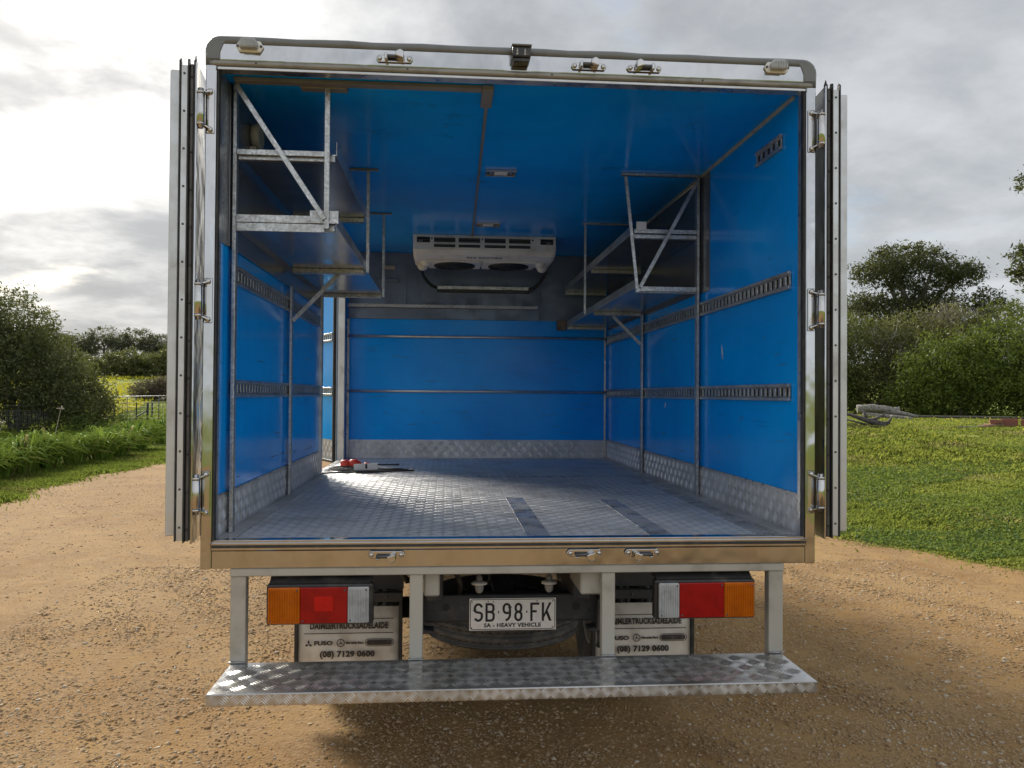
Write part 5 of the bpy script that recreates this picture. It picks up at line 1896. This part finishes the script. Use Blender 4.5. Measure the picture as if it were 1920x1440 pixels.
DK = ((0.050, 0.062, 0.026), (0.105, 0.118, 0.045), (0.16, 0.16, 0.07))
shrub('large_shrub', (-17.6, 31.2, gh(-17.6, 31.2)),
      [(-18.6, 31.4, 3.1, 2.6, 2.2, 2.9), (-17.0, 31.0, 2.2, 2.1, 1.9, 2.1), (-15.6, 30.8, 1.5, 1.7, 1.6, 1.55), (-14.5, 30.4, 1.2, 1.05, 1.3, 1.15), (-20.6, 31.8, 3.0, 2.2, 2.0, 2.9), (-19.0, 31.4, 4.2, 1.2, 1.2, 1.35), (-17.3, 31.0, 3.3, 1.0, 1.0, 1.1)],
      3000, 26, 0.36, 0.135, DK, 'big dark evergreen shrub at the left edge behind the wire fence', 'shrub', stems=9)
shrub('leafy_weed', (-14.2, 29.6, 0), [(-14.2, 29.6, 0.35, 0.8, 0.6, 0.45), (-13.4, 30.5, 0.3, 0.7, 0.6, 0.4)], 90, 22, 0.2, 0.11,
      ((0.07, 0.12, 0.025), (0.15, 0.20, 0.05)), 'low bright green weeds at the foot of the big shrub', 'weeds', stems=3)
shrub('dead_bush', (-25.2, 67.8, gh(-25.2, 67.8)), [(-25.6, 67.8, gh(-25.6, 67.8) + 0.75, 1.5, 1.3, 0.9), (-24.0, 68.0, gh(-24, 68) + 0.95, 1.7, 1.3, 1.05), (-22.4, 68.2, gh(-22, 68) + 0.9, 1.6, 1.3, 1.0)],
      700, 26, 0.32, 0.20, ((0.085, 0.065, 0.052), (0.155, 0.125, 0.105)), 'brown leafless thicket in the yellow-flowered paddock', 'bush', aspect=0.30, stems=6)
# bushes at the top of the paddock, then the tree line
BG = [(-45.5, 101, 3.0, 2.6), (-41.0, 103, 3.4, 3.0), (-37.0, 102, 3.2, 3.1), (-33.2, 102, 4.4, 3.6), (-29.5, 103, 4.2, 3.6)]
BL = ['leftmost round olive bush below the skyline trees', 'second olive bush from the left below the skyline trees', 'middle olive bush below the skyline trees', 'tall olive bush beside the folded left door', 'olive bush hidden behind the folded left door']
for (x, y, h, w), lb in zip(BG, BL):
    z = gh(x, y)
    shrub('olive_bush', (x, y, z), [(x, y, z + h * .5, w, 2.0, h * .52), (x + w * .6, y, z + h * .4, w * .7, 1.8, h * .42), (x - w * .6, y + 1, z + h * .42, w * .7, 1.8, h * .42)],
          300, 22, 0.55, 0.34, ((0.065, 0.080, 0.030), (0.14, 0.145, 0.055)), lb, 'bush', 'bushes along the top of the paddock', stems=4)


def tree(name, x, y, h, trunk_r, lobes, n_clumps, per, clump_r, leaf, cols, label, group=None, bare=0.35, limbs=7, inner=0.25):
    z = gh(x, y)
    e = empty(name, (x, y, z), label, 'tree', group)
    foliage('crown', lobes, n_clumps, per, clump_r, leaf, cols, e, inner=inner, aspect=0.34)
    mb = MB()
    fork = Vector((random.uniform(-.3, .3), random.uniform(-.3, .3), h * bare))
    branch(mb, (0, 0, -0.2), fork, trunk_r, trunk_r * .7, 6, 0.08, 9)
    for i in range(limbs):
        l = lobes[i % len(lobes)]
        tgt = Vector((l[0] - x + random.uniform(-.45, .45) * l[3], l[1] - y + random.uniform(-.45, .45) * l[4], l[2] - z + random.uniform(-.1, .6) * l[5]))
        pts = branch(mb, fork, tgt, trunk_r * .5, trunk_r * .12, 6, 0.16, 6)
        for j in range(4):
            s = pts[random.randint(2, 5)]
            q = s + Vector((random.uniform(-1, 1) * l[3], random.uniform(-1, 1) * l[4], random.uniform(.0, .9) * l[5])) * .55
            branch(mb, s, q, trunk_r * .16, trunk_r * .05, 4, 0.2, 5)
    mb.build('trunk', 'bark', e)
    return e


FT = [(-66, 134, 6.4, 4.4), (-61.5, 135, 5.2, 4.2), (-57, 136, 6.6, 4.6), (-52.5, 137, 6.2, 5.0), (-47.5, 136, 5.4, 4.2), (-43.5, 134, 5.4, 4.4), (-39, 133, 6.0, 4.6)]
FL_ = ['first', 'second', 'third', 'fourth', 'fifth', 'sixth', 'seventh']
for (x, y, h, w), o_ in zip(FT, FL_):
    z = gh(x, y)
    tree('gum_tree', x, y, h, 0.22, [(x, y, z + h * .78, w * .62, 2.0, h * .26), (x + w * .5, y, z + h * .62, w * .5, 1.8, h * .25), (x - w * .5, y, z + h * .60, w * .5, 1.8, h * .24), (x, y, z + h * .35, w * .8, 1.8, h * .34)],
         260, 20, 0.62, 0.42, ((0.062, 0.068, 0.045), (0.125, 0.13, 0.085)), o_ + ' haze-greyed gum from the left in the skyline row', 'gum trees on the left skyline', 0.4, 5)  # haze of distance is mixed into the grey leaf colours

# hedge of separate bushes right of the truck
HG = ((0.058, 0.080, 0.019), (0.135, 0.16, 0.036), (0.18, 0.19, 0.06))
HB = ((0.060, 0.098, 0.014), (0.145, 0.190, 0.030), (0.19, 0.22, 0.045))
HK = ((0.075, 0.085, 0.030), (0.16, 0.16, 0.065), (0.25, 0.235, 0.14))


def out(x, y, z, k):
    """a point k times as far from where one stands behind the truck"""
    return (-0.263 + (x + 0.263) * k, -3.015 + (y + 3.015) * k, 1.602 + (z - 1.602) * k)


def hz(x, y):
    return 0.0


KH = 1.40
_shrub = shrub


def shrub(name, base, lobes, nc, per, cr, leaf, cols, label, cat='bush', group=None, stems=6, twigs=None, **kw):
    b = out(base[0], base[1], 0, KH)
    L = [out(l[0], l[1], l[2], KH) + (l[3] * KH, l[4] * KH, l[5] * KH) for l in lobes]
    L = [(l[0], l[1], max(l[2], gh(l[0], l[1]) + l[5] * .55), l[3], l[4], l[5]) for l in L]
    T = [out(t[0], t[1], t[2], KH) + (t[3] * KH, t[4] * KH, t[5]) for t in twigs] if twigs else None
    return _shrub(name, (b[0], b[1], gh(b[0], b[1])), L, nc, per, cr * KH, leaf * KH * .92, cols, label, cat, group, stems=stems, twigs=T, **kw)



shrub('hedge_bush', (10.7, 19.6, hz(10.7, 19.6)), [(10.2, 19.8, 2.6, 1.5, 1.2, 1.45), (11.2, 19.6, 2.6, 1.3, 1.2, 1.4), (10.4, 18.9, 1.6, 1.1, 0.8, 0.8)], 900, 28, 0.27, 0.105, HG,
      'dark green hedge bush beside the folded right door', 'bush', 'bushes of the right hedge', stems=5)
shrub('hedge_bush', (12.4, 19.2, hz(12.4, 19.2)), [(12.0, 19.4, 2.6, 1.3, 1.1, 1.45), (13.0, 19.0, 2.7, 1.2, 1.1, 1.4), (12.2, 18.4, 1.7, 1.2, 0.8, 0.9)], 900, 28, 0.27, 0.10, HK,
      'olive hedge bush with pale bare twigs behind the log pile', 'bush', 'bushes of the right hedge', stems=5, twigs=[(11.7, 18.9, 2.9, 1.1, 0.7, 34), (12.6, 18.5, 2.5, 0.9, 0.7, 22)])
shrub('hedge_bush', (13.9, 18.5, hz(13.9, 18.5)), [(13.6, 18.6, 3.0, 1.15, 1.1, 1.35), (14.1, 18.4, 2.2, 1.2, 1.1, 1.2)], 560, 28, 0.25, 0.095, ((0.085, 0.085, 0.030), (0.165, 0.155, 0.06), (0.22, 0.20, 0.12)),
      'tallest hedge bush, yellowish brown at its top', 'bush', 'bushes of the right hedge', stems=5, twigs=[(13.6, 18.2, 3.6, 0.9, 0.6, 36), (14.3, 17.8, 3.3, 0.8, 0.7, 20)])
shrub('hedge_bush', (13.0, 16.9, hz(13, 16.9)), [(12.8, 17.0, 2.1, 1.5, 1.0, 1.25), (13.9, 16.6, 2.3, 1.4, 1.0, 1.35), (12.2, 17.2, 1.6, 1.0, 0.8, 0.8)], 980, 28, 0.26, 0.10, HB,
      'bright green bush standing forward of the hedge', 'bush', 'bushes of the right hedge', stems=5)
shrub('hedge_bush', (15.5, 17.4, hz(15.5, 17.4)), [(15.0, 17.6, 2.9, 1.5, 1.1, 1.4), (16.3, 17.0, 2.9, 1.5, 1.1, 1.5), (15.2, 16.4, 2.0, 1.3, 0.8, 1.1)], 1050, 28, 0.27, 0.105, HG,
      'green hedge bush at the right edge above the bricks', 'bush', 'bushes of the right hedge', stems=5, twigs=[(15.6, 16.6, 1.9, 0.7, 0.6, 22)])
shrub('hedge_bush', (8.6, 20.6, hz(8.6, 20.6)), [(8.4, 20.8, 2.3, 1.5, 1.2, 1.3), (9.3, 20.4, 2.1, 1.2, 1.2, 1.2)], 260, 22, 0.3, 0.12, HG,
      'hedge bush mostly hidden behind the folded right door', 'bush', 'bushes of the right hedge', stems=4)

TR = ((0.030, 0.038, 0.018), (0.070, 0.078, 0.036), (0.105, 0.10, 0.05))
KT = 1.3
_tree = tree


def tree(name, x, y, h, tr, lobes, nc, per, cr, leaf, *a, **kw):
    X, Y, _ = out(x, y, 0, KT)
    L = [out(l[0], l[1], l[2], KT) + (l[3] * KT, l[4] * KT, l[5] * KT) for l in lobes]
    return _tree(name, X, Y, h * KT, tr * KT, L, nc, per, cr * KT, leaf * KT, *a, **kw)


tree('broad_tree', 22.9, 35.8, 10.0, 0.34,
     [(22.6, 35.8, 8.55, 1.9, 1.6, 0.75), (21.6, 36.3, 7.9, 1.4, 1.4, 0.75), (24.1, 34.9, 7.85, 1.5, 1.4, 0.75), (24.7, 34.5, 7.6, 1.0, 1.0, 0.55), (21.0, 36.8, 6.2, 1.35, 1.3, 0.8), (22.4, 36.0, 5.9, 1.8, 1.5, 0.95), (23.8, 35.1, 6.1, 1.5, 1.4, 0.95), (22.7, 35.6, 7.2, 1.4, 1.2, 0.35), (21.6, 36.4, 4.9, 1.8, 1.4, 0.7), (23.6, 35.2, 4.9, 1.6, 1.4, 0.7)],
     1150, 26, 0.36, 0.19, TR, 'broad dark tree with gaps in its crown above the right hedge', None, 0.42, 10, inner=0.15)
tree('round_tree', 25.0, 33.2, 7.0, 0.16, [(25.0, 33.2, 6.15, 0.75, 0.75, 0.65), (25.35, 33.0, 5.7, 0.7, 0.7, 0.55), (24.6, 33.5, 5.5, 0.7, 0.7, 0.6), (25.0, 33.2, 4.6, 0.8, 0.7, 0.7)], 130, 26, 0.28, 0.17, TR,
     'small round tree at the right foot of the broad tree', None, 0.5, 5)
tree = _tree
tree('overhanging_tree', 14.6, 12.2, 8.0, 0.20,
     [(11.78, 13.05, 4.50, 0.34, 0.4, 0.34), (11.9, 12.95, 4.75, 0.34, 0.4, 0.24), (11.85, 12.95, 4.05, 0.28, 0.35, 0.30), (11.75, 13.05, 4.30, 0.34, 0.4, 0.25), (11.9, 12.9, 4.45, 0.34, 0.4, 0.34), (13.0, 14.5, 6.60, 0.30, 0.4, 0.22), (13.1, 14.4, 6.72, 0.30, 0.35, 0.22), (12.95, 14.5, 6.45, 0.22, 0.3, 0.16), (13.6, 12.6, 5.3, 1.0, 0.9, 0.8), (14.6, 12.4, 6.6, 1.4, 1.2, 1.1), (13.9, 13.4, 6.9, 0.8, 0.8, 0.5)],
     480, 22, 0.20, 0.10, ((0.036, 0.046, 0.022), (0.085, 0.095, 0.045)), 'tree mostly outside the right edge, leafy twigs reaching in', None, 0.35, 8)


# weathered timber, fallen branch, bricks
def log(name, p, q, r0, r1, material, label, cat='log', group=None, wig=0.05, k=1.42):
    p = Vector(out(p[0], p[1], 0, k)[:2] + (p[2] * k,))
    q = Vector(out(q[0], q[1], 0, k)[:2] + (q[2] * k,))
    r0, r1, wig = r0 * k, r1 * k, wig * k
    p = p + Vector((0, 0, gh(p.x, p.y)))
    q = q + Vector((0, 0, gh(q.x, q.y)))
    mb = MB()
    n = 7
    pts, rs = [], []
    for i in range(n + 1):
        t = i / n
        pts.append(p.lerp(q, t) - p + Vector((0, 0, wig * math.sin(math.pi * t))) + Vector((random.uniform(-.012, .012), random.uniform(-.012, .012), random.uniform(-.008, .008))))
        rs.append((r0 + (r1 - r0) * t) * random.uniform(.88, 1.12))
    mb.tube(pts, rs, 9)
    o = mb.build(name, material, None, 0.0, p)
    return tag(o, label, cat, group)


WG = 'weathered timber heaped before the hedge'
log('grey_log', (9.05, 14.75, 0.20), (9.75, 14.40, 0.17), 0.095, 0.075, 'old_wood', 'thickest grey log, on top of the timber heap', 'log', WG, 0.05)
log('grey_log', (9.10, 14.60, 0.08), (9.85, 14.05, 0.03), 0.055, 0.045, 'old_wood', 'pale log across the front left of the timber heap', 'log', WG, 0.0)
log('grey_log', (9.55, 14.50, 0.16), (10.10, 14.10, 0.06), 0.060, 0.035, 'old_wood', 'tapering grey log pointing right from the timber heap', 'log', WG, 0.03)
log('grey_log', (9.25, 14.85, 0.10), (9.95, 14.55, 0.22), 0.050, 0.055, 'old_wood', 'grey log at the back of the timber heap, end raised', 'log', WG, 0.0)
log('grey_plank', (9.50, 14.15, 0.06), (9.86, 13.85, 0.02), 0.045, 0.035, 'old_wood', 'short bleached length of timber in front of the heap', 'log', WG, 0.0)
log('grey_log', (9.35, 14.35, 0.04), (9.95, 14.25, 0.05), 0.050, 0.045, 'dark_wood', 'dark log low in the middle of the timber heap', 'log', WG, 0.0)
log('old_pole', (10.3, 15.2, 0.03), (12.5, 13.9, 0.05), 0.030, 0.024, 'dark_wood', 'long thin dark pole lying on the lawn before the hedge', 'pole', None, 0.0)
log('thin_stick', (8.55, 10.35, 0.02), (8.98, 10.25, 0.02), 0.014, 0.010, 'old_wood', 'thin pale stick on the grass left of the bricks', 'stick', None, 0.0, 1.31)


def fallen_branch():
    k = 1.48
    c0 = out(6.42, 9.28, 0, k)
    bx0 = Vector((c0[0], c0[1], gh(c0[0], c0[1])))
    e_ = MB()

    def P(x, y, z):
        q = out(x, y, 0, k)
        return Vector((q[0], q[1], gh(q[0], q[1]) + z * k)) - bx0
    e_.tube([P(5.90, 9.62, 0.26), P(6.15, 9.45, 0.22), P(6.38, 9.30, 0.12), P(6.60, 9.18, 0.045)], [0.026, 0.038, 0.061, 0.084], 8)
    e_.tube([P(6.40, 9.28, 0.13), P(6.50, 9.25, 0.16), P(6.60, 9.20, 0.23)], [0.046, 0.035, 0.014], 7)
    e_.tube([P(6.36, 9.32, 0.14), P(6.34, 9.32, 0.22), P(6.30, 9.33, 0.31)], [0.041, 0.032, 0.017], 7)
    e_.tube([P(6.56, 9.20, 0.06), P(6.64, 9.16, 0.10), P(6.68, 9.14, 0.19)], [0.065, 0.041, 0.013], 7)
    e_.tube([P(6.05, 9.52, 0.16), P(6.30, 9.36, 0.08), P(6.45, 9.27, 0.03)], [0.020, 0.026, 0.029], 6)
    o = e_.build('fallen_branch', 'dark_wood', None, 0.0, bx0)
    tag(o, 'forked dark fallen branch beside the folded right door', 'branch')


fallen_branch()
x, y, _ = out(RNG.uniform(5.7, 6.5, 2600), RNG.uniform(8.9, 9.8, 2600), 0, 1.48)
tf = blades('dry_tuft', x, y, np.full(2600, 0.10), np.full(2600, 0.010), ((0.16, 0.14, 0.08), (0.12, 0.16, 0.05)), 1.0)
tag(tf, 'dry grassy litter around the fallen branch', 'grass', kind='stuff')


def brick(x, y, z, rz, tilt, material, label, L=0.24, W=0.115, H=0.115, group='bricks left on the lawn'):
    k = 1.31
    x, y, _ = out(x, y, 0, k)
    z, L, W, H = z * k, L * k, W * k, H * k
    o = MB().box(-L / 2, L / 2, -W / 2, W / 2, 0, H).build('brick', material, None, 0.004)
    o.location = (x, y, gh(x, y) + z)
    o.rotation_euler = (R(tilt), R(tilt * .4), rz)
    return tag(o, label, 'brick', group)


a0 = R(-36)
brick(9.47, 10.30, -0.004, a0, 0, 'brick_red', 'upright red brick at the left end of the brick line', 0.25, 0.11, 0.135)
brick(9.70, 10.13, -0.004, a0 + .03, 0, 'brick_red', 'red brick at the right frame edge, second in the brick line', 0.24, 0.11, 0.130)
brick(9.92, 9.98, -0.004, a0 - .02, 0, 'brick_red', 'red brick just past the frame edge, last in the brick line', 0.24, 0.11, 0.128)
brick(9.25, 10.34, 0.055, a0 + .1, 0, 'brick_red', 'dark red brick raised on rubble left of the brick line', 0.20, 0.11, 0.065)
brick(9.27, 10.36, -0.006, a0 + .5, 2, 'brick_pale', 'pale brick underneath the raised dark red one', 0.20, 0.12, 0.058)
brick(9.10, 10.32, -0.01, a0 + .9, 9, 'brick_pale', 'broken pale brick lying tilted in the grass', 0.15, 0.10, 0.06)
brick(8.99, 10.30, -0.012, a0 - .6, -8, 'brick_pale', 'small buff brick piece, leftmost of the rubble', 0.12, 0.09, 0.05)
